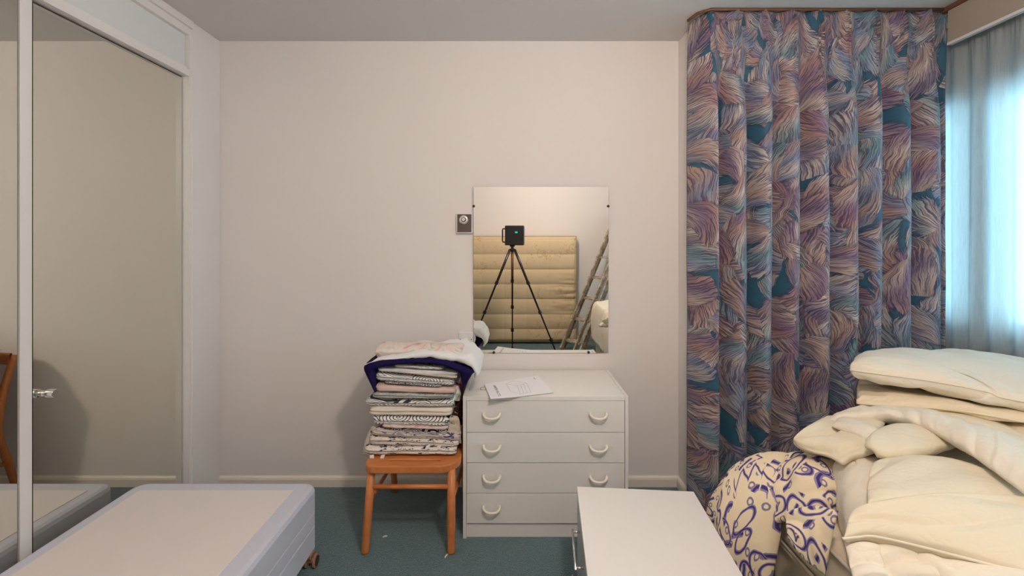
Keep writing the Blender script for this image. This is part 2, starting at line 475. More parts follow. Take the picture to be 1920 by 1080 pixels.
M['pink_print'] = blotch('pink_red_cotton', [(.30, (.52, .12, .17)), (.45, (.70, .50, .48)), (.56, (.72, .62, .56)), (.66, (.62, .32, .22)), (.75, (.22, .22, .40))], 16)
M['purple_print'] = specks('purple_patch_cotton', (.62, .55, .50), (.07, .06, .16), 30, .55, (.30, .26, .38))
M['bird_print'] = specks('bird_speck_cotton', (.74, .665, .605), (.03, .028, .05), 60, .545)
M['bird_print2'] = specks('branch_speck_cotton', (.78, .72, .67), (.035, .03, .05), 56, .54)
M['dark_print'] = specks('dark_brown_print', (.055, .022, .025), (.62, .57, .50), 48, .56, (.28, .04, .05))
M['cream_print'] = specks('cream_garden_print', (.64, .54, .43), (.10, .09, .10), 40, .58, (.22, .30, .14))
M['floral'] = blotch('faded_rose_cotton', [(.30, (.36, .40, .35)), (.40, (.58, .58, .52)), (.48, (.76, .69, .63)), (.58, (.74, .60, .55)), (.70, (.55, .28, .27))], 14, .9)

# painted purple brush pattern
k = NT('purple_brush_print'); uv = k.tc.outputs['UV']
cream = k.mix(k.noise(k.tc.outputs['Object'], 8, 3)[0], (.80, .68, .47), (.85, .74, .55))
lav, ind = (.27, .22, .40), (.05, .04, .16)
def brush_cells(k, uv, scale, shift, kindf):
    p = k.v('ADD', k.v('SCALE', uv, None, scale), (shift[0], shift[1], 0))
    wob = k.v('SCALE', k.v('SUBTRACT', k.noise(p, 2.6, 2)[1], (.5, .5, .5)), None, .13)
    p = k.v('ADD', p, wob)
    vo = k.voro(p, 1.0, rnd=.85)
    loc = k.v('SUBTRACT', p, vo['Position'])
    r = k.n('SeparateColor'); k.t.links.new(vo['Color'], r.inputs[0])
    rot = k.n('VectorRotate', rotation_type='Z_AXIS'); k.put(rot.inputs['Vector'], loc); k.put(rot.inputs['Angle'], k.m('MULTIPLY', r.outputs[0], 6.283))
    x, y, _ = k.sep(rot.outputs[0])
    return kindf(k, x, y, r)
def ell(k, x, y, q, r0):
    d = k.m('SQRT', k.m('ADD', k.m('MULTIPLY', x, x), k.m('MULTIPLY', k.m('MULTIPLY', y, y), q)))
    return k.m('ABSOLUTE', k.m('SUBTRACT', d, r0))
def choose(k, f, a, b):
    return k.m('ADD', k.m('MULTIPLY', a, k.m('SUBTRACT', 1.0, f)), k.m('MULTIPLY', b, f))
def petals(k, x, y, r):
    # two petals growing from one end, or a zigzag stroke
    d1 = ell(k, k.m('SUBTRACT', x, .17), k.m('SUBTRACT', y, .13), 2.6, .23)
    d2 = ell(k, k.m('SUBTRACT', x, .0), k.m('ADD', y, .17), 3.4, .30)
    z = k.m('ABSOLUTE', k.m('SUBTRACT', y, k.m('SUBTRACT', k.m('MULTIPLY', k.m('PINGPONG', x, .13), 1.9), .12)))
    z = k.m('ADD', z, k.m('MULTIPLY', k.step(k.m('ABSOLUTE', x), .36, .40), .5))
    return choose(k, k.step(r.outputs[1], .62, .63), k.m('MINIMUM', d1, d2), z)
def arcs(k, x, y, r):
    e = ell(k, x, y, 1.0, .30)
    e = k.m('ADD', e, k.m('MULTIPLY', k.step(x, .08, .0), .5))
    bar = k.m('ADD', k.m('ABSOLUTE', y), k.m('MULTIPLY', k.step(k.m('ABSOLUTE', x), .26, .32), .5))
    return choose(k, k.step(r.outputs[1], .55, .56), e, bar)
def rings(k, x, y, r):
    return k.m('ADD', ell(k, x, y, 1.5, .19), k.m('MULTIPLY', k.step(r.outputs[2], .72, .73), .5))
col = cream
e1 = brush_cells(k, uv, 6.4, (2.3, 5.1), petals)
e2 = brush_cells(k, uv, 12.0, (8.3, 1.1), arcs)
e3 = brush_cells(k, uv, 24.0, (3.3, 9.1), rings)
e4 = brush_cells(k, uv, 8.0, (18.3, 4.1), petals)
far = k.step(e1, .10, .14)                       # small marks keep clear of the big petals
col = k.mix(k.m('MULTIPLY', k.step(e3, .075, .045), far), col, (.22, .19, .30))
col = k.mix(k.m('MULTIPLY', k.step(e2, .11, .09), far), col, lav); col = k.mix(k.m('MULTIPLY', k.step(e2, .055, .035), far), col, ind)
col = k.mix(k.m('MULTIPLY', k.step(e4, .050, .040), far), col, lav); col = k.mix(k.m('MULTIPLY', k.step(e4, .024, .014), far), col, ind)
col = k.mix(k.step(e1, .044, .036), col, lav); col = k.mix(k.step(e1, .022, .013), col, ind)
k.bump(k.noise(k.tc.outputs['Object'], 30, 3)[0], .25, .006)
k.done(col, .85, 0, .2); M['brush'] = k.mat

# ------------------------------------------------------------------ room shell
YB, YF, XL, XR, ZC = 2.548, -1.05, -1.64, 2.24, 2.5
def struct(name, m, mat, **kw): return m.build(name, mat, kind='structure', **kw)
struct('floor', MB().box((XL - .75, YF - .1, -.06), (XR + .15, YB + .1, 0)), M['carpet'])
struct('ceiling', MB().box((XL - .75, YF - .1, ZC), (XR + .15, YB + .1, ZC + .08)), M['ceiling'])
struct('wall_back', MB().box((XL - .75, YB, 0), (.935, YB + .1, ZC)), M['wall'])
struct('wall_alcove', MB().box((.935, 2.30, 0), (1.06, YB + .1, ZC)), M['wall'], bevel=.004)
struct('wall_alcove_back', MB().box((1.06, 2.50, 0), (XR + .15, YB + .1, ZC)), M['wall'])
struct('wall_front', MB().box((XL - .75, YF - .1, 0), (XR + .15, YF, ZC)), M['wall'])
struct('wall_left', MB().box((XL - .75, 2.325, 0), (XL, YB, ZC)), M['gloss'], bevel=.004)
struct('wall_left_back', MB().box((XL - .75, YF, 0), (XL - .66, 2.325, ZC)), M['wall'])
WY0, WY1, WZ0, WZ1 = -.35, 2.47, .90, 2.14
wr = MB().box((XR, YF, 0), (XR + .15, 2.50, WZ0)).box((XR, YF, WZ1), (XR + .15, 2.50, ZC))
wr.box((XR, YF, WZ0), (XR + .15, WY0, WZ1)).box((XR, WY1, WZ0), (XR + .15, 2.50, WZ1))
struct('wall_right', wr, M['wall'])
def skirt(name, a, b, n):
    """moulded skirting from a to b, n = direction into the room"""
    a, b, n = Vector(a), Vector(b), Vector(n)
    prof = [(0, 0), (.014, 0), (.014, .040), (.011, .050), (.006, .056), (0, .058)]
    struct(name, MB().prism([a + n * p + Vector((0, 0, q)) for p, q in prof], b - a), M['skirting'])
skirt('baseboard_back', (XL, YB, 0), (.935, YB, 0), (0, -1, 0))
skirt('baseboard_alcove', (.935, YB, 0), (.935, 2.30, 0), (-1, 0, 0))
skirt('baseboard_front', (XL, YF, 0), (XR, YF, 0), (0, 1, 0))

# window in the right wall
win = thing('window_1', (XR, (WY0 + WY1) / 2, WZ0), None, None); win['kind'] = 'structure'
fr = MB().box((XR + .03, WY0, WZ0), (XR + .09, WY1, WZ0 + .06)).box((XR + .03, WY0, WZ1 - .06), (XR + .09, WY1, WZ1))
for y in (WY0, WY1 - .05): fr.box((XR + .03, y, WZ0), (XR + .09, y + .05, WZ1))
fr.build('window_frame', M['white_frame'], win, bevel=.004)
for y in (2.10, 1.30, .48): MB().box((XR + .025, y, WZ0 + .06), (XR + .095, y + .085, WZ1 - .06)).build('mullion', M['white_frame'], win, bevel=.004)
ys = [WY0 + .05, .48, .565, 1.30, 1.385, 2.10, 2.185, WY1 - .05]
for i in range(0, 8, 2):
    sash = MB().box((XR + .02, ys[i], WZ0 + .06), (XR + .08, ys[i + 1], WZ0 + .10)).box((XR + .02, ys[i], WZ1 - .10), (XR + .08, ys[i + 1], WZ1 - .06))
    if i < 6:
        sash.box((XR + .02, ys[i], WZ0 + .1), (XR + .08, ys[i] + .035, WZ1 - .1)).box((XR + .02, ys[i + 1] - .035, WZ0 + .1), (XR + .08, ys[i + 1], WZ1 - .1))
    q = sash.build('sash', M['white_frame'], win, bevel=.003)
    MB().box((XR + .048, ys[i], WZ0 + .1), (XR + .052, ys[i + 1], WZ1 - .1)).build('pane', M['glass'], q)
MB().box((XR + .005, 2.085, 1.46), (XR + .02, 2.105, 1.56)).tube([(XR - .0, 2.095, 1.54), (XR - .025, 2.095, 1.54), (XR - .028, 2.095, 1.44)], .007).build('window_catch', M['plate'], win)
MB().box((XR - .05, WY0 - .03, WZ0 - .03), (XR + .03, WY1 + .03, WZ0)).build('window_sill', M['white_frame'], win, bevel=.005)

# ceiling lamp that lights the room (hangs outside the picture)
lt = thing('pendant_lamp', (.40, .45, 2.1), 'round frosted glass globe lamp hanging from the ceiling', 'lamp')
MB().lathe((.40, .45, 2.5), (0, 0, -1), [(.05, 0), (.05, .015), (.02, .035)]).build('ceiling_rose', M['plate'], lt, smooth=True)
MB().tube([(.40, .45, 2.47), (.40, .45, 2.36)], .004).build('cord', M['plate'], lt)
MB().lathe((.40, .45, 2.37), (0, 0, -1), [(.012, 0), (.02, .01), (.02, .05)]).build('bulb_holder', M['plate'], lt, smooth=True)
MB().lathe((.40, .45, 2.32), (0, 0, -1), [(.02, 0), (.055, .015), (.082, .05), (.09, .09), (.082, .13), (.055, .165), (.02, .18), (.004, .181)]).build('globe', emit('warm_globe', LAMP_COLOUR, LAMP_STRENGTH), lt, smooth=True)

# ------------------------------------------------------------------ fitted wardrobe with mirror doors
XF, XM = -1.645, -1.68
wd = thing('fitted_wardrobe', (XM, .55, 0), 'white built-in wardrobe with full-height mirror doors along the left wall', 'wardrobe')
fm = MB()
fm.box((XM - .06, 2.3125, 0), (XF, 2.328, 2.46))                       # far jamb
fm.box((XM - .06, 2.328, 0), (XF + .006, 2.352, 2.47))                 # outer bead (overlaps pilaster edge)
fm.v = [v if v.y < 2.34 else Vector((v.x, 2.326, v.z)) for v in fm.v]
fm.box((XM - .06, YF, 2.215), (XF + .0, 2.3125, 2.25)).box((XM - .05, YF, 2.25), (XF - .012, 2.3125, 2.262))
fm.box((XM - .06, YF, 2.425), (XF, 2.3125, 2.462)).box((XM - .06, YF, 2.462), (XF + .012, 2.326, 2.499))
fm.box((XM - .06, YF, 0), (XF - .005, 2.3125, .055))
fm.box((XM - .06, YF, .055), (XF, YF + .04, 2.2))
fm.build('frame', M['gloss'], wd, bevel=.003)
for y in (1.545, .745, -.055, -.855): MB().box((XM - .06, y, .055), (XM + .004, y + .039, 2.215)).build('stile', M['gloss'], wd, bevel=.002)
MB().box((XM - .05, YF, 2.262), (XF - .022, 2.3105, 2.425)).build('transom_panel', M['transom'], wd)
MB().box((XM - .12, YF, .05), (XM - .1, 2.3125, 2.22)).build('back_panel', M['gap'], wd)  # dark sheet painted as the shade behind the doors
doors = [(1.587, 2.3095), (.787, 1.542), (-.013, .742), (-.813, -.058)]
for a, b in doors:
    d = MB().box((XM - .022, a, .058), (XM - .003, b, 2.211)).build('door', M['gap'], wd)
    MB().box((XM - .003, a + .003, .06), (XM, b - .003, 2.207)).build('mirror_panel', M['mirror_door'], d)
    yk = a + .037
    MB().lathe((XM, yk, .826), (1, 0, 0), [(.011, 0), (.011, .004), (.0085, .006), (.0085, .016), (.0145, .018), (.0155, .020), (.0155, .044), (.0145, .046)], 28).build('knob', M['chrome'], d, smooth=False, bevel=.001)

# ------------------------------------------------------------------ wall mirror
mx0, mx1, mz0, mz1 = -.2158, .5396, .7495, 1.679
ym = lambda z: YB - .008 - (z - mz0) * math.tan(math.radians(.4))
wm = thing('wall_mirror', (.162, YB, mz0), 'large frameless rectangular mirror held by clips on the back wall', 'mirror')
MB().add([(mx0, ym(mz0), mz0), (mx1, ym(mz0), mz0), (mx1, ym(mz1), mz1), (mx0, ym(mz1), mz1),
          (mx0, ym(mz0) + .004, mz0), (mx1, ym(mz0) + .004, mz0), (mx1, ym(mz1) + .004, mz1), (mx0, ym(mz1) + .004, mz1)],
         [(0, 1, 2, 3)]).build('glass', M['mirror'], wm)
bk = MB().add([(mx0, ym(mz0) + .0005, mz0), (mx1, ym(mz0) + .0005, mz0), (mx1, ym(mz1) + .0005, mz1), (mx0, ym(mz1) + .0005, mz1),
          (mx0, ym(mz0) + .005, mz0), (mx1, ym(mz0) + .005, mz0), (mx1, ym(mz1) + .005, mz1), (mx0, ym(mz1) + .005, mz1)],
         [(4, 7, 6, 5), (0, 4, 5, 1), (1, 5, 6, 2), (2, 6, 7, 3), (3, 7, 4, 0)])
bk.build('edge', M['brown_plate'], wm)
for x, z in ((mx0 + .002, 1.571), (mx1 - .002, 1.571), (-.102, mz0 + .003), (.429, mz0 + .003)):
    MB().lathe((x, YB - .0005, z), (0, -1, 0), [(.004, 0), (.004, YB - ym(z) + .0015), (.0075, YB - ym(z) + .002), (.006, YB - ym(z) + .005)], 16).build('clip', M['black_metal'], wm, smooth=True)

# thermostat and switch plate
th = thing('thermostat', (-.266, YB, 1.421), 'dark brown thermostat with round silver dial beside the mirror', 'thermostat')
MB().box((-.310, YB - .026, 1.420), (-.220, YB, 1.530)).build('case', M['plate'], th, bevel=.003)
MB().box((-.3045, YB - .0275, 1.425), (-.2255, YB - .025, 1.525)).build('face_plate', M['brown_plate'], th)
MB().lathe((-.268, YB - .027, 1.494), (0, -1, 0), [(.026, 0), (.026, .006), (.022, .011), (.016, .012)], 32).build('dial', M['chrome'], th, smooth=False, bevel=.001)
dk = MB().lathe((-.268, YB - .038, 1.494), (0, -1, 0), [(.014, 0), (.013, .003)], 24).build('dial_hub', M['black'], th)
MB().lathe((-.268, YB - .041, 1.494), (0, -1, 0), [(.010, 0), (.010, .006), (.008, .008)], 24).build('knob', M['chrome'], th, bevel=.001)
sw = thing('dimmer_switch', (-.258, YB, .785), 'square white wall plate with round cream knob below the thermostat', 'switch')
MB().box((-.300, YB - .010, .783), (-.2175, YB, .866)).build('plate', M['plate'], sw, bevel=.003)
MB().lathe((-.259, YB - .010, .822), (0, -1, 0), [(.0125, 0), (.012, .012), (.010, .014)], 24).build('knob', M['cream_plastic'], sw, bevel=.001)
for x in (-.289, -.2275): MB().lathe((x, YB - .0095, .8255), (0, -1, 0), [(.0032, 0), (.0030, .0015)], 12).build('screw', M['black'], sw)

# ------------------------------------------------------------------ chest of drawers
CY, CX0, CX1, CZ = 2.093, -.2266, .5377, .656
cd = thing('chest_of_drawers', (.155, 2.31, 0), 'white four-drawer chest with curved white handles under the wall mirror', 'chest of drawers')
s = 1 / 406.0
zz = lambda py: CAMZ - (py - HZ) * s
for x0, x1 in ((CX0, CX0 + .0155), (CX1 - .0155, CX1)): MB().box((x0, CY, 0), (x1, 2.53, CZ + .0015)).build('side_panel', M['lam'], cd, bevel=.0012)
MB().box((CX0 + .0158, CY + .001, CZ - .0195), (CX1 - .0158, 2.53, CZ - .001)).build('top_panel', M['lam2'], cd, bevel=.0008)
MB().box((CX0 + .0158, CY + .012, .0), (CX1 - .0158, CY + .03, zz(983.5))).build('plinth', M['lam'], cd, bevel=.001)
MB().box((CX0 + .0158, CY + .022, .05), (CX1 - .0158, CY + .024, CZ - .02)).build('drawer_gap_shade', M['gap'], cd)  # dark sheet behind the drawers, shade of the gaps as colour
MB().box((CX0 + .0158, 2.522, .02), (CX1 - .0158, 2.528, CZ - .02)).build('back_panel', M['lam'], cd)
rows = [(752, 810.8, 775.5), (811.8, 868, 836), (869.2, 925, 893), (926.2, 981.5, 950)]
def bow(cx, y, z):
    pts = []
    for i in range(25):
        t = math.pi * i / 24
        q = math.sin(t) ** .62
        pts.append((cx - .0375 * math.copysign(abs(math.cos(t)) ** .9, math.cos(t)), y - .032 * q, z + .001 - .0155 * math.sin(t) ** 1.0))
    return MB().tube(pts, [.0064 - .0006 * math.sin(math.pi * i / 24) for i in range(25)], 12)
for a, b, hy in rows:
    d = MB().box((CX0 + .0172, CY + .002, zz(b)), (CX1 - .0172, CY + .018, zz(a))).build('drawer', M['lam'], cd, bevel=.0012)
    for cx in (-.0935, .3985): bow(cx, CY + .003, zz(hy)).build('handle', M['cream_plastic'], d, smooth=True)

# leaflet, rubber ring on the chest
zt = CZ + .0012
c00, c10, c11, c01 = on_z(920, 750.5, zt), on_z(1037.5, 736.5, zt), on_z(1009, 705.6, zt), on_z(907.8, 721, zt)
def sheet(u, v, lift=0):
    p = (c00 * (1 - u) + c10 * u) * (1 - v) + (c01 * (1 - u) + c11 * u) * v
    curl = .010 * max(0, 1 - u * 3) * max(0, (1 - v * 1.6)) - .002 * math.sin(u * 3.1)
    return p + Vector((0, 0, .0035 + max(-.002, curl * .4) + lift))
lf = thing('instruction_leaflet', (c00 + c11) / 2, 'white printed instruction leaflet lying on top of the chest', 'leaflet')
m = surf(lambda u, v: (sheet(u, v), (u, v)), 14, 10); n0 = len(m.v)
top = list(m.v); m.v += [p - Vector((0, 0, .0022)) for p in top]; m.uv = None
m.f += [tuple(i + n0 for i in f[::-1]) for f in m.f]
rimi = [i * 10 for i in range(14)] + [13 * 10 + j for j in range(1, 10)] + [i * 10 + 9 for i in range(12, -1, -1)] + [j for j in range(8, 0, -1)]
m.f += [(rimi[i], rimi[(i + 1) % len(rimi)], rimi[(i + 1) % len(rimi)] + n0, rimi[i] + n0) for i in range(len(rimi))]
m.build('pages', M['paper'], lf)
def text_part(body, size, fn, name, mat, parent):
    cu = bpy.data.curves.new('t', 'FONT'); cu.body = body; cu.size = size; cu.resolution_u = 2
    ob = bpy.data.objects.new('t', cu); COL.objects.link(ob)
    dg = bpy.context.evaluated_depsgraph_get()
    me = ob.evaluated_get(dg).to_mesh()
    m = MB(); w = max(v.co.x for v in me.vertices)
    m.add([fn(v.co.x / w, v.co.y) for v in me.vertices], [tuple(p.vertices) for p in me.polygons])
    ob.evaluated_get(dg).to_mesh_clear(); bpy.data.objects.remove(ob)
    return m.build(name, mat, parent)
# title runs up the short side; a drawing of a storage bed and a small logo
text_part('SULTAN ALSARP', 1, lambda t, h: sheet(.175 - h * .062, .10 + t * .70, .0008), 'title', M['ink'], lf)
text_part('IKEA', 1, lambda t, h: sheet(.905 - h * .035, .80 + t * .12, .0008), 'logo', M['ink'], lf)
dr = [[(.36, .30), (.36, .80), (.52, .92), (.70, .66), (.66, .12), (.48, .10), (.36, .30)], [(.48, .10), (.52, .58), (.36, .80)], [(.52, .58), (.70, .66)], [(.54, .12), (.58, .60)], [(.60, .12), (.64, .63)]]
m = MB()
for line in dr:
    for (a, b), (c, d) in zip(line, line[1:]):
        t = Vector((c - a, d - b, 0)).normalized(); w = .0022
        nx, ny = -t.y * w, t.x * w * 1.4
        m.add([sheet(a + nx, b + ny, .0008), sheet(c + nx, d + ny, .0008), sheet(c - nx, d - ny, .0008), sheet(a - nx, b - ny, .0008)], [(0, 1, 2, 3)])
m.build('drawing', M['ink_pale'], lf)
rc = on_z(906.5, 729, zt)
m = MB().tube([rc + Vector((.0165 * math.cos(a) , .020 * math.sin(a), .0018)) for a in [2 * math.pi * i / 28 for i in range(28)]], .0016, 8, True)
m.build('rubber_band', M['string'], smooth=True, label='thin tan rubber ring lying left of the leaflet on the chest', cat='rubber band')

# ------------------------------------------------------------------ wooden chair
ch = thing('wooden_chair', (-.44, 2.2, 0), 'orange-brown wooden kitchen chair carrying a tall stack of linen', 'chair')
SZ, ST = .387, .034
def rrect(x0, x1, y0, y1, rf, rb, n=16, rl=None):
    rl = rl or rf
    pts = []
    for cx, cy, r, a0 in ((x1 - rf, y0 + rf, rf, -90), (x1 - rb, y1 - rb, rb, 0), (x0 + rb, y1 - rb, rb, 90), (x0 + rl, y0 + rl, rl, 180)):
        for i in range(n):
            a = math.radians(a0 + 90 * i / (n - 1)); pts.append((cx + r * math.cos(a), cy + r * math.sin(a)))
    return pts
outer = rrect(-.655, -.233, 1.985, 2.385, .10, .05, 16, .05); inner = rrect(-.553, -.322, 2.036, 2.052, .0075, .0075)
n = len(outer); m = MB()
ring_ = lambda pts, z: [Vector((x, y, z)) for x, y in pts]
m.v = ring_(outer, SZ) + ring_(inner, SZ) + ring_(outer, SZ - ST) + ring_(inner, SZ - ST)
for i in range(n):
    j = (i + 1) % n
    m.f += [(i, j, n + j, n + i), (2 * n + j, 2 * n + i, 3 * n + i, 3 * n + j), (j, i, 2 * n + i, 2 * n + j), (n + i, n + j, 3 * n + j, 3 * n + i)]
m.build('seat', M['wood'], ch, bevel=.006, bseg=3)
zs = SZ - ST + .004
fl = [Vector((-.626, 2.02, zs)), Vector((-.270, 2.02, zs))]
ff = [Vector((-.647, 1.998, 0)), Vector((-.268, 1.998, 0))]
for a, b in zip(fl, ff): MB().tube([b, b.lerp(a, .02), b.lerp(a, .5), a], [.0155, .0175, .0185, .0175], 16).build('leg', M['wood'], ch, smooth=True)
rear = []
for sx in (-1, 1):
    cx = -.450 + sx * .192
    pts = [(cx, 2.49, 0), (cx, 2.445, .18), (cx, 2.400, .34), (cx, 2.405, .46), (cx, 2.43, .60), (cx, 2.475, .755)]
    q = crom(pts, 26); rear.append(q)
    MB().tube(q, [.015 + .004 * math.sin(math.pi * i / 25) for i in range(26)], 14).build('back_post', M['wood'], ch, smooth=True)
def hrail(z, y, h, th, bow_):
    a, b = -.450 - .192, -.450 + .192
    def f(u, v):
        x = a + (b - a) * u; yy = y + bow_ * math.sin(math.pi * u)
        ang = 2 * math.pi * v
        return (x, yy + th / 2 * math.cos(ang), z + h / 2 * math.copysign(abs(math.sin(ang)) ** .5, math.sin(ang))), (u, v)
    return surf(f, 20, 17)
hrail(.735, 2.460, .065, .016, .022).build('top_rail', M['wood'], ch, smooth=True)
hrail(.585, 2.420, .045, .014, .018).build('back_rail', M['wood'], ch, smooth=True)
MB().tube([ff[0].lerp(fl[0], .79), ff[1].lerp(fl[1], .79)], .0105, 12).build('stretcher', M['wood'], ch, smooth=True)
for sx in (0, 1):
    MB().tube([ff[sx].lerp(fl[sx], .60), rear[sx][6]], .0095, 12).build('stretcher', M['wood'], ch, smooth=True)

# ------------------------------------------------------------------ linen stack
def folded(name, xl, xr, tl, tr, bl, br, mat, label, cat, layers=2, yf=2.068, dep=.27, seed=0, group='folded linen stacked on the chair', amp=.0035, round_=.5):
    """one folded textile: front fold rounded, layered; px heights at its left and right end"""
    sc_ = F / yf
    X0, X1 = (xl - 960) / sc_, (xr - 960) / sc_
    zf = lambda py: CAMZ - (py - HZ) / sc_
    nu, nv = 46, 44
    m = MB(); m.uv = []
    per = 2 * dep
    for i in range(nu):
        u = i / (nu - 1)
        endr = min(1, min(u, 1 - u) * 16 + .0); endk = .55 + .45 * math.sqrt(endr)
        zt_, zb_ = zf(tl + (tr - tl) * u), zf(bl + (br - bl) * u)
        zc, hb = (zt_ + zb_) / 2, (zt_ - zb_) / 2 * .95 * (.80 + .20 * math.sqrt(endr))
        x = X0 + (X1 - X0) * u
        for j in range(nv):
            t = 2 * math.pi * j / nv
            cy, sz = -math.cos(t), math.sin(t)
            yy = math.copysign(abs(cy) ** .22, cy); zz_ = math.copysign(abs(sz) ** .75, sz)
            groove = 0
            if cy < 0 and layers > 1:
                ph = (zz_ * .5 + .5) * layers
                groove = .010 * max(0, 1 - abs(ph - round(ph)) * 6) * (0 < round(ph) < layers) * abs(cy)
            q = Vector((x * 14 + seed * 5.3, yy * 2 + seed, zz_ * 1.5))
            q2 = Vector((x * 45 + seed * 3.3, yy * 3 + seed, zz_ * 3))
            w = noise.noise(q) * amp * 1.6 + noise.noise(q2) * amp * .6
            y = yf + dep / 2 + (dep / 2 * endk * .2 + dep / 2 * .8) * yy
            if yy < 0: y += groove + noise.noise(Vector((x * 9, seed * 2.2, zz_))) * .006
            ex = 0
            if i in (0, nu - 1): ex = (noise.noise(Vector((yy * 3, zz_ * 2, seed * 9.1))) * .008)
            m.v.append(Vector((x + ex, y, zc + hb * zz_ + w * .5))); m.uv.append((x, per * j / nv * .5))
    for i in range(nu - 1):
        for j in range(nv):
            m.f.append((i * nv + j, (i + 1) * nv + j, (i + 1) * nv + (j + 1) % nv, i * nv + (j + 1) % nv))
    m.f.append(tuple(range(nv))); m.f.append(tuple((nu - 1) * nv + j for j in range(nv - 1, -1, -1)))
    return m.build(name, mat, smooth=True, label=label, cat=cat, group=group)
st = [
 ('bed_sheet', 683, 855, 838, 838, 856, 856.5, 'bird_print2', 'beige sheet with black branch print, bottom of the linen stack on the chair', 'sheet', 2),
 ('bed_sheet', 692, 858, 818, 827, 838, 841, 'bird_print', 'pale pink folded sheet with dark bird specks, second from the bottom of the stack', 'sheet', 2),
 ('duvet_cover', 696, 862, 803, 817, 820, 829, 'purple_print', 'beige duvet cover with purple patches, under the small bold black swirl cloth', 'duvet cover', 3),
 ('pillowcase', 732, 838, 802, 806, 812, 821, 'swirl_d', 'small folded pillowcase with bold black swirls low in the stack', 'pillowcase', 2),
 ('pillowcase', 716, 838, 797, 800, 804, 808, 'pink_print', 'thin pink and red striped pillowcase low in the linen stack', 'pillowcase', 1),
 ('duvet_cover', 699, 841, 782, 784, 799, 802, 'swirl_c', 'white folded cover with thin lines and black fan, below the plain cream sheet', 'duvet cover', 2),
 ('bed_sheet', 692, 846, 763, 765, 782, 784, 'cream_cotton', 'plain cream folded sheet in the middle of the linen stack', 'sheet', 2),
 ('duvet_cover', 684, 850, 749, 750, 764, 766, 'swirl_b', 'white folded cover with fine wavy lines directly above the cream sheet', 'duvet cover', 2),
 ('pillowcase', 697, 849, 736, 740, 749, 751, 'teal_print', 'grey-teal patchwork print folded cover under the pink sheet', 'pillowcase', 2),
 ('bed_sheet', 703, 853, 721, 729, 737, 741, 'pink_cotton', 'pale pink folded sheet in the upper half of the stack', 'sheet', 1),
 ('pillowcase', 720, 826, 716, 722, 720, 728, 'stripe_bw', 'thin black and white patterned cloth just above the pink sheet', 'pillowcase', 1),
 ('duvet_cover', 703, 851, 699, 711, 716.5, 726, 'swirl_a', 'white folded cover with grey concentric swirls near the top of the stack', 'duvet cover', 2),
 ('pillowcase', 735, 856, 695, 704, 700, 712, 'peach_print', 'peach and teal print folded pillowcase under a white one', 'pillowcase', 1),
 ('pillowcase', 706, 857, 690, 699, 698, 704, 'white_cotton', 'white folded pillowcase under the navy blanket', 'pillowcase', 2),
 ('pillowcase', 740, 830, 683, 688, 690, 696, 'colour_print', 'small multicoloured folded cloth, uppermost under the navy blanket', 'pillowcase', 1),
]
objs = {}
for i, (nm, xl, xr, tl, tr, bl, br, mt, lb, ct, ly) in enumerate(st):
    objs[i] = folded(nm, xl, xr, tl, tr, bl, br, M[mt], lb, ct, ly, seed=i + 1, yf=2.066 + .004 * ((i * 37) % 4))
for px, py, h, lean in ((697, 853, .032, .35), (718, 853, .022, -.5)):
    a = P(px, py, 2.062); b = a + Vector((.012 * lean, -.006, -h)); w = Vector((.0095, 0, .002))
    MB().prism([a - w, a + w, b + w * .9, b - w * .9], (0, .0012, 0)).build('care_tag', M['white_cotton'], objs[0])
for px, py in ((803, 835), (824, 835)):
    a = P(px, py, 2.060); w = Vector((.010, 0, .003)); b = a + Vector((-.006, -.002, -.018))
    MB().prism([a - w, a + w, b + w, b - w], (0, .0012, 0)).build('care_tag', M['white_cotton'], objs[1])

def drape(name, outer_px, inner_px, y0, y1, mat, n=60, ny=16, amp=.004, seed=0, back_drop=0, **kw):
    """thick cloth laid over the pile: closed section (outer and inner outline), run from y0 to y1 in depth"""
    po = crom([P(a, b, y0) for a, b in outer_px], n); pi_ = crom([P(a, b, y0) for a, b in inner_px], n)
    m = MB(); m.uv = []; ring = po + pi_[::-1]; R = len(ring)
    for j in range(ny + 1):
        t = j / ny
        for i, p in enumerate(ring):
            rnd = 0
            c = (po[i if i < n else R - 1 - i] + pi_[i if i < n else R - 1 - i]) / 2
            k_ = 1 - .55 * max(0, 1 - t * 7) ** 2 - .4 * max(0, 1 - (1 - t) * 7) ** 2
            q = c + (p - c) * k_
            w = noise.noise(Vector((p.x * 12 + seed, t * 3, p.z * 12))) * amp + noise.noise(Vector((p.x * 40 + seed, t * 5, p.z * 40))) * amp * .4
            m.v.append(Vector((q.x + w * .5, y0 + (y1 - y0) * t + noise.noise(Vector((p.x * 15, seed, 0))) * .006, q.z + w - back_drop * t))); m.uv.append((i * .01, t * .3))
    for j in range(ny):
        for i in range(R):
            a, b = j * R + i, j * R + (i + 1) % R
            m.f.append((a, b, b + R, a + R))
    for i in range(n - 1):
        m.f.append((i, R - 1 - i, R - 2 - i, i + 1)); b = ny * R
        m.f.append((b + i, b + i + 1, b + R - 2 - i, b + R - 1 - i))
    return m.build(name, mat, smooth=True, **kw)
drape('navy_blanket', [(702, 738), (688, 714), (679, 687), (715, 677), (778, 672), (830, 677), (887, 696), (884, 706), (874, 722), (868, 733)],
      [(703, 733), (701, 716), (703, 696), (722, 689), (780, 684), (828, 688), (855, 699), (861, 708), (864, 720), (866, 730)], 2.055, 2.36, M['navy'], seed=3,
      label='dark navy blanket draped in an arch over the linen stack', cat='blanket')
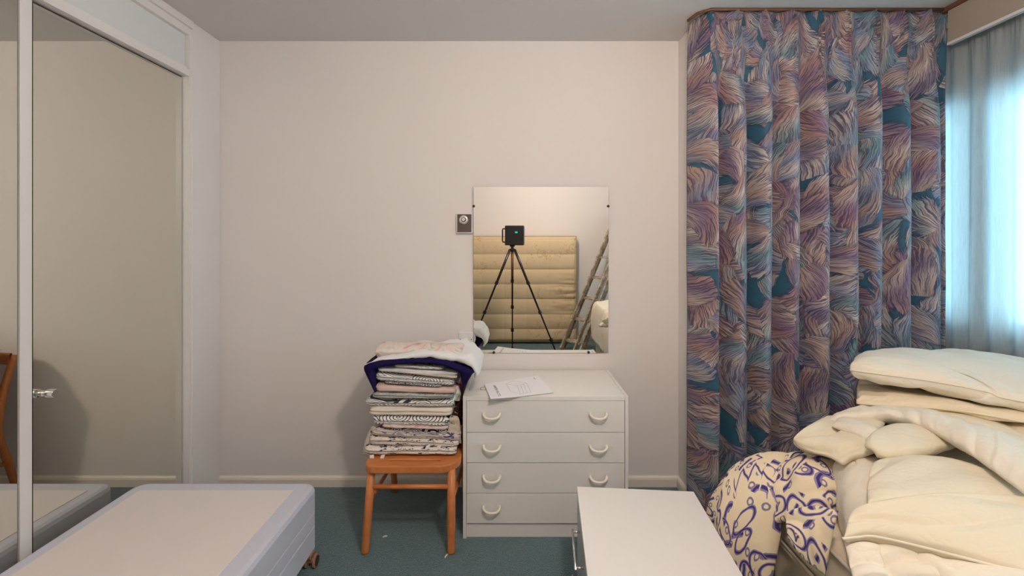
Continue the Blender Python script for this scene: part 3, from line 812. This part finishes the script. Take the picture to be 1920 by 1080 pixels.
drape('white_duvet_cover', [(681, 684), (715, 671), (770, 665), (830, 663), (872, 666), (886, 676), (898, 692), (900, 701), (892, 709)],
      [(684, 687), (716, 678), (778, 673.5), (828, 677), (864, 684), (880, 690), (888, 697), (890, 704), (888, 708)], 2.075, 2.38, M['white_cotton'], seed=8, amp=.014,
      label='white crumpled cover lying over the navy blanket', cat='duvet cover')
# rolled floral pillowcase with a curled end
yr = 2.20
def roll(u, v):
    px = 712 + (868 - 712) * u
    mid = 653.5 + 2.5 * u + 1.0 * math.sin(u * 9); half = 11.5 + 1.2 * math.sin(u * 7 + 1)
    half *= .62 + .38 * min(1, min(u, 1 - u) * 12) ** .5
    sc_ = F / yr
    t = 2 * math.pi * v
    x = (px - 960) / sc_; z = CAMZ - (mid - HZ) / sc_ + half / sc_ * math.sin(t); y = yr + .075 * math.cos(t)
    w = noise.noise(Vector((x * 18, math.cos(t) * 2, math.sin(t) * 2))) * .006
    return (x, y + w, z + w), (x, v * .3)
m = surf(roll, 60, 29); m.f.append(tuple(range(28))); m.f.append(tuple(59 * 29 + j for j in range(27, -1, -1)))
fo = m.build('floral_pillowcase', M['floral'], smooth=True, label='faded rose-print rolled pillowcase on top of the linen pile', cat='pillowcase')
sp = [P(717, 654, yr - .02) + Vector((-.018 + .0, -.0, 0)) + Vector((.004 * a * math.cos(a) * .5, -.012 - .002 * a, .0036 * a * math.sin(a))) for a in [1 + .4 * i for i in range(16)]]
MB().tube(sp, .0035, 8).build('curled_end', M['pink_cotton'], fo, smooth=True)
pad('white_pillowcase', [P(852, 668, 2.40), P(866, 670, 2.38), P(882, 668, 2.42)], [P(858, 642, 2.44), P(868, 636, 2.43), P(874, 640, 2.46)],
    [P(852, 668, 2.40), P(856, 655, 2.42), P(858, 642, 2.44)], [P(882, 668, 2.42), P(880, 654, 2.44), P(874, 640, 2.46)], .03, .02, M['white_cotton'], nu=24, nv=24, amp=.008, freq=20, seed=4,
    label='white crumpled pillowcase corner tucked behind the rolled rose print', cat='pillowcase')
# loose cloths hanging between the stack and the chest
def hang(name, pts_l, pts_r, mat, seed, **kw):
    pad(name, [pts_l[0], pts_r[0]], [pts_l[-1], pts_r[-1]], pts_l, pts_r, .012, .008, mat, nu=18, nv=40, amp=.009, freq=26, seed=seed, **kw)
hang('printed_scarf', [P(850, 800, 2.15), P(847, 765, 2.16), P(848, 735, 2.14), P(853, 714, 2.13)], [P(868, 805, 2.22), P(867.5, 770, 2.20), P(868, 740, 2.18), P(866, 722, 2.16)], M['dark_print'], 2,
     label='dark brown printed cloth hanging between the stack and the chest', cat='cloth')
hang('printed_pillowcase', [P(836, 826, 2.10), P(838, 805, 2.11), P(842, 786, 2.10), P(846, 778, 2.11)], [P(866, 832, 2.13), P(864, 808, 2.14), P(862, 790, 2.13), P(858, 780, 2.13)], M['cream_print'], 6,
     label='crumpled cream garden-print cloth at the right side of the stack', cat='cloth')
hang('floral_scarf', [P(843, 752, 2.10), P(842, 738, 2.11), P(845, 725, 2.11)], [P(862, 752, 2.13), P(864, 738, 2.13), P(860, 722, 2.13)], M['floral'], 11,
     label='small pink-white crumpled cloth poking out beside the pink sheet', cat='cloth')
hang('striped_pillowcase', [P(680, 853, 2.12), P(688, 822, 2.13), P(698, 797, 2.12)], [P(694, 856, 2.10), P(700, 824, 2.11), P(708, 800, 2.10)], M['purple_print'], 15,
     label='loose dark-patterned cloth edge hanging at the left of the lower stack', cat='cloth')

# carpet scraps
for (px, py, a, lb) in ((722, 1006.5, .3, 'tiny white paper scrap on the carpet under the chair'), (837, 1043, 1.0, 'tiny white paper scrap on the carpet beside the front chair leg')):
    p = on_z(px, py, 0)
    w = Vector((.010 * math.cos(a), .012 * math.sin(a), 0)); h = Vector((-.0025 * math.sin(a), .003 * math.cos(a), 0))
    MB().prism([p - w - h, p - h * .2, p + w - h * .4, p + w + h, p + h * 1.6, p - w + h * .6], (0, 0, .0035)).build('paper_scrap', M['paper'], label=lb, cat='paper scrap')

# ------------------------------------------------------------------ divan base, left
bx0, bx1, by0, by1, bz0, bz1 = -1.63, -.846, .085, 1.985, .058, .320
dv = thing('lilac_divan', ((bx0 + bx1) / 2, (by0 + by1) / 2, 0), 'pale lilac divan bed base without a mattress beside the mirror wardrobe', 'bed base')
body = MB(); prof = [(.0, bz0), (.0, .150), (.008, .154), (.0, .158), (.0, .210), (.008, .214), (.0, .218), (.0, bz1 - .02), (.006, bz1 - .006), (.02, bz1)]
rows_ = []
for ins, z in prof:
    pts = rrect(bx0 + ins, bx1 - ins, by0 + ins, by1 - ins, .05, .05, 8); rows_.append([Vector((x, y, z)) for x, y in pts])
for rw in rows_: body.v += rw
nr = len(rows_[0])
for i in range(len(prof) - 1):
    for j in range(nr): body.f.append((i * nr + j, i * nr + (j + 1) % nr, (i + 1) * nr + (j + 1) % nr, (i + 1) * nr + j))
body.f.append(tuple(range(nr - 1, -1, -1))); body.f.append(tuple((len(prof) - 1) * nr + j for j in range(nr)))
body.build('body', M['divan'], dv, smooth=False)
MB().box((-1.572, by0 + .06, bz1 - .002), (-.922, 1.912, bz1 + .003)).build('platform_cloth', M['divan_top'], dv, bevel=.002)
for cx, cy in ((bx1 + .004, by1 - .075), (bx0 + .06, by1 - .09), (bx1 + .004, by0 + .08), (bx0 + .06, by0 + .08)):
    cs = MB().box((cx - .03, cy - .022, .045), (cx + .004, cy + .022, bz0 + .002)).tube([(cx - .022, cy, .027), (cx + .008, cy, .027)], .011, 12).build('castor', M['copper'], dv, bevel=.002)
    for dx in (-.028, .008):
        MB().lathe((cx + dx, cy, .0275), (1, 0, 0), [(.020, 0), (.0265, .003), (.0265, .010), (.022, .013), (.020, .012)], 24).build('wheel', M['copper'], cs, smooth=False)
    MB().lathe((cx + .020, cy, .0275), (1, 0, 0), [(.0195, 0), (.0195, .0025)], 24).build('wheel_cap', M['rubber'], cs)

# ------------------------------------------------------------------ white bedside cabinet
H = .40; kk = CAMZ - H
fl_, fr_ = on_z(1081.6, 912.1, H), on_z(1302.8, 925.3, H)
ang = math.radians(-4.6); W = (fr_ - fl_).length; Ln = .50
ux = Vector((math.cos(ang), math.sin(ang), 0)); uy = Vector((-math.sin(ang), math.cos(ang), 0))
ns = thing('bedside_cabinet', (fl_ + ux * W / 2 - uy * Ln / 2) * 1, 'plain white bedside cabinet with chrome bar handles in the right foreground', 'cabinet')
ns.location.z = 0
def nbox(a0, a1, b0, b1, z0, z1):
    """a: from left face to right, b: from far end towards the camera"""
    pts = [fl_ + ux * a - uy * b for a, b in ((a0, b0), (a1, b0), (a1, b1), (a0, b1))]
    return MB().prism([Vector((p.x, p.y, z0)) for p in pts], (0, 0, z1 - z0))
nbox(0, W, 0, Ln, H - .018, H).build('top_panel', M['lam2'], ns, bevel=.0015)
nbox(.018, W - .002, .004, Ln - .004, .03, H - .018).build('body', M['lam'], ns)
nbox(.03, W - .02, .02, Ln - .02, 0, .03).build('plinth', M['lam'], ns)
for z0, z1 in ((.215, .378), (.045, .210)):
    d = nbox(0.001, .017, .006, Ln - .006, z0, z1).build('drawer', M['shaded_foil'], ns, bevel=.001)
    zh = z1 - .058
    ends = [fl_ + ux * .001 - uy * b for b in (.160, .342)]
    a, b = [Vector((p.x, p.y, zh)) for p in ends]
    ou = -ux * .026
    MB().tube([a - uy * -.012 + ou, b - uy * .012 + ou], .0045, 12).build('handle', M['chrome'], d, smooth=True)
    for q in (a, b): MB().tube([q, q + ou], .004, 10).build('handle_post', M['chrome'], d, smooth=True)

# ------------------------------------------------------------------ curtain, pelmet, sheer
CYD, CXA, CXB, CZT = 2.205, .922, 2.112, 2.492
NP = 9; WPL = (CXB - CXA) / NP
def curtain(u, v):
    s_ = u * NP; z = .015 + (CZT - .015) * v
    d = max(0, (CZT - z - .10) / (CZT - .10))          # 0 at heading, 1 at hem
    ph = 2 * math.pi * (s_ - .28)
    pil = round(s_ - .28); rv = noise.noise(Vector((pil * 3.7, 1.2, 0)))
    open_ = min(1, max(0, (CZT - z - .10) / .45))
    open_ = open_ * open_ * (3 - 2 * open_)
    A = .006 + (.052 + .014 * rv) * open_
    kx = .010 * open_ * (1 + .5 * rv)
    x = CXA + WPL * s_ + kx * math.cos(ph) + .010 * d * math.sin(s_ * 1.7)
    y = CYD - A * (math.cos(ph) - .17 * math.cos(2 * ph - .4 + .5 * rv))
    # triple pinch at the heading
    fr_ = (s_ - .28) - pil; top = max(0, 1 - max(0, (CZT - z - .12)) / .22) * (1 - .15 * max(0, (z - CZT + .1) / .1))
    pinch = math.exp(-(fr_ / .055) ** 2)
    y -= .036 * top * pinch * (1 - .6 * max(0, (z - CZT + .06) / .06)) * (.55 + .45 * math.cos(fr_ * 2 * math.pi / .045))
    y -= .012 * math.exp(-((fr_ + .02) / .2) ** 2) * top
    # left edge returns to the wall
    ret = max(0, 1 - s_ / .42)
    y += .125 * ret ** 1.3; x -= .02 * ret
    x += .004 * noise.noise(Vector((s_ * 2, z * 2.5, 1))); y += .005 * noise.noise(Vector((s_ * 3, z * 3, 7)))
    return (x, y, z), (u * 2.6, z)
m = surf(curtain, 520, 110)
ct = thing('leaf_curtain', ((CXA + CXB) / 2, CYD, .015), 'long blue and pink leaf-print pleated curtain beside the window', 'curtain')
cm = m.build('drape', M['curtain'], ct, smooth=True)
so = cm.modifiers.new('thick', 'SOLIDIFY'); so.thickness = .0025; so.offset = 0
MB().tube([(CXA - .03, 2.30, 2.492), (CXA - .01, 2.23, 2.493), (CXA + .04, 2.19, 2.493), (CXB, 2.19, 2.493)], .007, 8).build('curtain_track', M['dark_wood'], ct, smooth=True)

pl = thing('pelmet', (2.1, .8, 2.31), 'pelmet board above the net curtain, shade painted into its colour', 'pelmet')
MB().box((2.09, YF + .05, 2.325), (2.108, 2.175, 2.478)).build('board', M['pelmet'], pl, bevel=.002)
MB().box((2.086, YF + .05, 2.313), (2.11, 2.176, 2.326)).build('bead', M['bead'], pl, bevel=.002)
MB().box((2.082, YF + .05, 2.478), (2.115, 2.20, 2.4995)).build('top_strip', M['dark_wood'], pl, bevel=.002)
def sheer(u, v):
    y = -.55 + (2.335 + .55) * u; z = .03 + (2.42 - .03) * v
    ph = u * 2 * math.pi * 30; g = .35 + .65 * (1 - v)
    x = 2.165 + .022 * g * math.sin(ph + .8 * math.sin(u * 40)) + .012 * noise.noise(Vector((u * 25, z * .8, 3))) + .006 * max(0, v - .93) / .07 * math.sin(ph * 4)
    return (x, y, z), (y, z)
nc = thing('net_curtain', (2.165, .9, .03), 'sheer white net curtain hanging across the window', 'net curtain')
surf(sheer, 700, 26).build('net', M['sheer'], nc, smooth=True)
MB().tube([(2.165, -.6, 2.425), (2.165, 2.345, 2.425)], .006, 8).build('net_rod', M['plate'], nc, smooth=True)

# ------------------------------------------------------------------ right bed and bedding
b2 = thing('divan_bed', (1.45, .75, 0), 'cream divan bed buried under duvets by the window', 'bed')
BX0, BX1, BY0, BY1 = .955, 2.02, -.10, 1.66
MB().box((BX0, BY0, .03), (BX1, BY1, .30)).build('base', M['divan_cream'], b2, bevel=.02, bseg=3)
MB().box((BX0 - .01, BY0, .305), (BX1, BY1 + .005, .47)).build('mattress', M['divan_cream'], b2, bevel=.04, bseg=4)
MB().tube([(BX0 - .012, BY0 + .03, .455), (BX0 - .012, BY1 - .03, .455)], .006, 8).tube([(BX0 - .012, BY0 + .03, .32), (BX0 - .012, BY1 - .03, .32)], .005, 8).build('piping', M['cream_cotton'], b2, smooth=True)

# white duvet: under layer, upper puffs, turned-back edge, corner
dw = thing('white_duvet', (1.45, 1.0, .47), 'big crumpled ivory duvet heaped on the bed in the foreground', 'duvet')
def hf(u, v):
    y = -.10 + 1.72 * v
    xl = .950 + .55 * max(0, (y - 1.2))
    if u < .22:                                         # side drop
        t = u / .22
        x = xl - .045 + .05 * t + .02 * math.sin(t * math.pi)*-1
        zlo = .24 + (.48 - .24) * min(1, max(0, (y - 1.14) / .08))
        z = zlo + (.66 - zlo) * math.sin(t * math.pi / 2)
        x += .018 * noise.noise(Vector((y * 14, t * 1.5, 2)))
    else:
        t = (u - .22) / .78
        x = xl + .005 + (2.05 - xl) * t
        z = .66 + .055 * math.sin(min(1, t * 2.2) * math.pi / 2) - .02 * t
        z += .012 * noise.noise(Vector((x * 7, y * 7, 1)))
    z -= .10 * max(0, (y - 1.45) / .17) ** 2 * .6
    z += .008 * noise.noise(Vector((x * 20, y * 12, 8)))
    return (x, y, z), (u, v)
lay = surf(hf, 80, 90).build('under_layer', M['duvet2'], dw, smooth=True)
so = lay.modifiers.new('thick', 'SOLIDIFY'); so.thickness = .03; so.offset = -1
def Z(px, py, z): return on_z(px, py, z)
# far upper puff
pad('upper_puff', [Z(1627, 950, .690), Z(1700, 945, .70), Z(1800, 944, .705), Z(1990, 960, .71)], [Z(1640, 872, .690), Z(1700, 859, .705), Z(1790, 868, .71), Z(1900, 902, .715)],
    [Z(1627, 950, .690), Z(1626, 910, .690), Z(1640, 872, .690)], [Z(1990, 960, .71), Z(1940, 925, .715), Z(1900, 902, .715)], .030, .05, M['duvet'], dw, nu=110, nv=60, amp=.012, freq=7, stretch=(.6, 1.2), seed=1, ridge=.008, power=.24)
# near upper puff with its seam
seam = [Z(1580, 1013, .655), Z(1608, 1009, .660), Z(1645, 1009, .665), Z(1760, 1036, .67), Z(1930, 1080, .67)]
pad('upper_puff', seam, [Z(1632, 942, .705), Z(1700, 934, .72), Z(1800, 932, .730), Z(1990, 944, .735)],
    [seam[0], Z(1598, 966, .68), Z(1632, 942, .705)], [seam[-1], Z(1970, 1010, .71), Z(1990, 944, .735)], .034, .05, M['duvet'], dw, nu=120, nv=60, amp=.012, freq=7, stretch=(.6, 1.2), seed=2, ridge=.008, power=.26)
MB().tube([p + Vector((0, 0, .003)) for p in crom(seam, 60)], .0036, 8).build('seam', M['duvet2'], dw, smooth=True)
# crumpled hem below the seam
for i, (a, b, c, d, zz0) in enumerate((((1582, 1014), (1642, 1010), (1668, 1085), (1600, 1090), .63), ((1632, 1018), (1762, 1040), (1850, 1110), (1662, 1085), .635), ((1745, 1038), (1940, 1088), (1960, 1140), (1800, 1120), .63))):
    A, B_, C_, D_ = Z(*a, zz0), Z(*b, zz0 + .01), Z(*c, zz0 - .01), Z(*d, zz0 - .03)
    pad('hem_fold', [D_, D_.lerp(C_, .5), C_], [A, A.lerp(B_, .5) + Vector((0, 0, .01)), B_], [D_, D_.lerp(A, .5), A], [C_, C_.lerp(B_, .5), B_], .020, .03, M['duvet2'], dw, nu=44, nv=34, amp=.012, freq=13, stretch=(.5, 1.5), seed=20 + i, ridge=.012, power=.3)
# left flap, corner and turned-back edge
pad('side_flap', [Z(1487, 826, .665), Z(1504, 840, .655), Z(1548, 853, .655), Z(1578, 869, .655), Z(1602, 856, .675), Z(1640, 848, .70)], [Z(1487, 826, .665), Z(1516, 803, .69), Z(1556, 782, .705), Z(1606, 778, .725), Z(1660, 792, .735)],
    [Z(1487, 826, .665), Z(1487.5, 825.5, .665)], [Z(1640, 848, .70), Z(1646, 826, .725), Z(1660, 792, .735)], .026, .03, M['duvet'], dw, nu=80, nv=50, amp=.014, freq=11, stretch=(.35, 1.7), seed=5, ridge=.016, power=.3)
pad('flap_fold', [Z(1560, 800, .715), Z(1590, 812, .715), Z(1618, 826, .715), Z(1642, 838, .712)], [Z(1575, 786, .72), Z(1606, 792, .73), Z(1640, 806, .74), Z(1668, 812, .742)],
    [Z(1560, 800, .715), Z(1566, 792, .72), Z(1575, 786, .72)], [Z(1642, 838, .712), Z(1656, 826, .73), Z(1668, 812, .742)], .022, .02, M['duvet2'], dw, nu=40, nv=20, amp=.006, freq=14, stretch=(.4, 1.5), seed=12, ridge=.004, power=.4)
pad('corner_fold', [Z(1630, 834, .722), Z(1648, 853, .718), Z(1720, 853, .725), Z(1800, 836, .735)], [Z(1622, 824, .735), Z(1660, 803, .748), Z(1720, 801, .755), Z(1808, 830, .745)],
    [Z(1630, 834, .722), Z(1624, 830, .73), Z(1622, 824, .735)], [Z(1800, 836, .735), Z(1806, 833, .74), Z(1808, 830, .745)], .024, .03, M['duvet'], dw, nu=60, nv=30, amp=.007, freq=9, seed=6, ridge=.006, power=.34)
pad('turned_edge', [Z(1540, 795, .70), Z(1590, 784, .73), Z(1660, 784, .755), Z(1730, 803, .765), Z(1800, 840, .765), Z(1860, 882, .76), Z(1950, 950, .755)],
    [Z(1548, 788, .70), Z(1600, 772, .73), Z(1660, 766, .76), Z(1740, 774, .78), Z(1800, 790, .785), Z(1870, 812, .785), Z(1990, 850, .785)],
    [Z(1540, 795, .70), Z(1543, 791, .70), Z(1548, 788, .70)], [Z(1950, 950, .755), Z(1975, 900, .79), Z(1990, 850, .785)], .024, .045, M['duvet2'], dw, nu=110, nv=30, amp=.006, freq=11, stretch=(1.9, .35), seed=7, ridge=.005, power=.36)

# three folded quilts stacked behind
def quilt(name, front, zc, up, dn, mat, seed, label, far, xr, group='folded quilts stacked on the bed'):
    fp = [P(a, b, y) for a, b, y in front]
    end = Vector((xr, 1.02, fp[-1].z)); fp.append(end)
    bk = [fp[0] + Vector((.01, .015, 0)), Vector((1.50 + far, 1.93, zc)), Vector((1.80, 1.99, zc)), Vector((2.07, 1.99, zc))]
    q_ = pad(name, fp, bk, [fp[0], bk[0]], [end, Vector((xr + .06, 1.5, zc)), bk[-1]], up, dn, mat, nu=130, nv=70, amp=.011, freq=7, stretch=(1.1, .5), seed=seed, ridge=.009, power=.33, label=label, cat='quilt', group=group)
    MB().tube(crom(fp, 60), .0032, 8).build('seam', mat, q_, smooth=True)
    return q_
quilt('folded_quilt', [(1648, 781, 1.62), (1780, 797, 1.47), (1920, 826, 1.33)], .755, .026, .05, M['duvet3'], 3, 'cream folded quilt at the bottom of the three stacked by the curtain', .05, 1.96)
quilt('folded_quilt', [(1606, 756, 1.70), (1680, 762, 1.62), (1780, 768, 1.53), (1920, 791, 1.40)], .785, .026, .024, M['duvet3'], 4, 'thin cream folded quilt in the middle of the three stacked by the curtain', .0, 1.98)
quilt('folded_quilt', [(1594, 694, 1.72), (1640, 700, 1.66), (1750, 715, 1.56), (1850, 734, 1.47), (1920, 753, 1.41)], .885, .048, .065, M['duvet2'], 9, 'thick ivory folded quilt, uppermost of the three stacked by the curtain', .0, 1.99)

# purple brush-pattern duvet slumped over the bed corner
bd = thing('patterned_duvet', (.85, 1.5, .2), 'cream duvet with purple brush-stroke pattern slumping off the bed corner', 'duvet')
pad('main_lobe', [P(1318, 1010, 1.70), P(1350, 1070, 1.66), P(1395, 1120, 1.58), P(1446, 1096, 1.50)], [P(1352, 900, 1.78), P(1385, 871, 1.79), P(1428, 854, 1.76), P(1480, 850, 1.70)],
    [P(1318, 1010, 1.70), P(1326, 950, 1.75), P(1352, 900, 1.78)], [P(1446, 1096, 1.50), P(1460, 1010, 1.53), P(1474, 920, 1.58), P(1480, 850, 1.70)], .10, .04, M['brush'], bd, nu=70, nv=70, amp=.008, freq=6, seed=31, ridge=.006, power=.42)
pad('side_lobe', [P(1440, 985, 1.56), P(1490, 975, 1.50), P(1530, 968, 1.47), P(1578, 970, 1.47)], [P(1455, 856, 1.70), P(1495, 848, 1.69), P(1530, 848, 1.66), P(1580, 860, 1.60)],
    [P(1440, 985, 1.56), P(1450, 930, 1.60), P(1455, 856, 1.70)], [P(1578, 970, 1.47), P(1576, 920, 1.50), P(1580, 860, 1.60)], .045, .05, M['brush'], bd, nu=60, nv=60, amp=.012, freq=9, stretch=(.7, 1.3), seed=33, ridge=.016, power=.38)
pad('hanging_corner', [P(1478, 1012, 1.37), P(1505, 1046, 1.34), P(1548, 1080, 1.30)], [P(1474, 962, 1.42), P(1525, 948, 1.37), P(1572, 958, 1.31)],
    [P(1478, 1012, 1.37), P(1474, 990, 1.39), P(1474, 962, 1.42)], [P(1548, 1080, 1.30), P(1558, 1020, 1.30), P(1572, 958, 1.31)], .020, .025, M['brush'], bd, nu=50, nv=44, amp=.010, freq=10, seed=35, ridge=.012, power=.36)

# ------------------------------------------------------------------ what the mirror shows: scanner on tripod, mattress, ladder
sx, sy, szc = .022, -.085, 1.416
cb = thing('panorama_camera', (sx, sy, szc - .115), 'black box camera with side handle on a tripod, seen in the mirror', 'camera')
MB().box((sx - .098, sy - .055, szc - .112), (sx + .118, sy + .055, szc + .112)).turn((sx, sy, 0), .12).build('body', M['black'], cb, bevel=.012, bseg=3)
MB().tube([(sx - .10, sy, szc + .075), (sx - .125, sy - .008, szc + .075), (sx - .130, sy - .008, szc + .06), (sx - .130, sy - .008, szc - .06), (sx - .125, sy - .008, szc - .075), (sx - .10, sy, szc - .075)], .008, 10).build('handle', M['black'], cb, smooth=True)
MB().lathe((sx + .02, sy + .058, szc + .035), (0, 1, 0), [(.022, 0), (.022, .004), (.015, .006)], 24).build('lens', M['black_metal'], cb, bevel=.001)
MB().box((sx + .012, sy + .061, szc + .026), (sx + .040, sy + .066, szc + .043)).build('status_light', emit('teal_status_light', (.05, .75, .65, 1), .8), cb)
tp = thing('tripod', (sx, sy, 0), 'black three-legged tripod under the camera, seen in the mirror', 'tripod')
ap = Vector((sx - .018, sy, 1.255))
MB().lathe(ap + Vector((0, 0, .048)), (0, 0, -1), [(.03, 0), (.03, .012), (.018, .016), (.018, .035), (.034, .04), (.034, .06), (.02, .07)], 20).build('head', M['black_metal'], tp, smooth=False)
MB().tube([ap, ap - Vector((0, 0, .30))], .013, 14).build('centre_column', M['dark_wood'], tp, smooth=True)
for dx, dy in ((-.53, .2), (.53, .2), (.0, -.48)):
    a = ap + Vector((dx * .05, dy * .05, 0)); b = Vector((ap.x + dx, sy + dy, .01))
    lg = MB().tube([a, a.lerp(b, .30), a.lerp(b, .301), a.lerp(b, .55), a.lerp(b, .551), a.lerp(b, 1)], [.016, .014, .0105, .0105, .0085, .0085], 12).build('leg', M['black_metal'], tp, smooth=True)
    for t in (.30, .56, .80):
        p = a.lerp(b, t); d = (b - a).normalized()
        MB().tube([p - d * .018, p + d * .018], .019, 12).build('leg_lock', M['black'], lg, smooth=False)
    MB().tube([b - (b - a).normalized() * .02, b], .013, 10).build('rubber_foot', M['rubber'], lg)

mt = thing('mattress', (-.1, -.9, 0), 'stained beige quilted mattress standing on its side against the wall, seen in the mirror', 'mattress')
MX0, MX1, MZ = -1.06, .85, 1.41
def quilted(u, v):
    x = MX0 + (MX1 - MX0) * u; z = .01 + (MZ - .01) * v
    row = abs(math.sin(math.pi * z / .195)); colm = abs(math.sin(math.pi * (x + .1) / .29))
    q = row ** .45 * .022 + colm ** .3 * .006
    edge = min(1, min(u, 1 - u) * 40, min(v, 1 - v) * 26) ** .5
    wr_ = .012 * noise.noise(Vector((x * 4, z * 22, 2))) * max(0, 1 - abs(x - .75) / .4) * max(0, 1 - abs(z - .62) / .45) * 2
    sag = .03 * math.exp(-((z - .60) / .2) ** 2)
    return (x, -.84 - .04 + .04 * edge + (q + wr_) * edge - sag * .4, z), (x, z)
m = surf(quilted, 150, 120); n0 = len(m.v)
m.v += [Vector((MX0, -1.0, .01)), Vector((MX1, -1.0, .01)), Vector((MX1, -1.0, MZ)), Vector((MX0, -1.0, MZ))]; m.uv = None
nv = 120; nu = 150
bot = [i * nv for i in range(nu)]; rgt = [(nu - 1) * nv + j for j in range(nv)]; tp_ = [i * nv + nv - 1 for i in range(nu)]; lft = list(range(nv))
m.f += [tuple(bot + [n0 + 1, n0]), tuple(rgt + [n0 + 2, n0 + 1]), tuple(tp_[::-1] + [n0 + 3, n0 + 2]), tuple(lft[::-1] + [n0, n0 + 3]), (n0, n0 + 1, n0 + 2, n0 + 3)]
m.build('ticking', M['mattress'], mt, smooth=False)
for z in (.02, MZ - .006): MB().tube([(MX0 + .01, -.872, z), (MX1 - .01, -.872, z)], .006, 8).build('piping', M['dark_wood'], mt, smooth=True)

ld = thing('step_ladder', (.78, -.6, 0), 'old paint-splashed wooden step ladder leaning in the corner, seen in the mirror', 'ladder')
A0, A1 = Vector((.615, -.52, 0)), Vector((.80, -.26, 0)); upv = Vector((.76, -.44, 1.66))
wdir = (A1 - A0).normalized(); un = upv.normalized(); nn = wdir.cross(un).normalized()
def bar(a, b, w, t, wax):
    """rectangular bar from a to b, w across wax, t along the third axis"""
    d = (b - a).normalized(); w_ = (wax - d * wax.dot(d)).normalized(); t_ = d.cross(w_)
    return MB().prism([a + w_ * w / 2 * i + t_ * t / 2 * j for i, j in ((-1, -1), (1, -1), (1, 1), (-1, 1))], b - a)
for a in (A0, A1): bar(a, a + upv, .022, .075, wdir).build('stile', M['ladder'], ld, bevel=.002)
for a, l in ((A0.lerp(A1, .15), .96), (A0.lerp(A1, .85), .96)):
    o_ = nn * -.055
    bar(a + o_ + Vector((0, 0, .015)), a + o_ + upv * l, .02, .045, wdir).build('rear_leg', M['ladder'], ld, bevel=.002)
for i in range(6):
    t = .07 + i * .152
    c0, c1 = A0 + upv * t, A1 + upv * t
    flat = Vector((un.x, un.y, 0)).normalized()
    MB().prism([c0 - flat * .06 + wdir * .011, c1 - flat * .06 - wdir * .011, c1 + flat * .055 - wdir * .011, c0 + flat * .055 + wdir * .011], (0, 0, .022)).build('tread', M['ladder'], ld, bevel=.002)
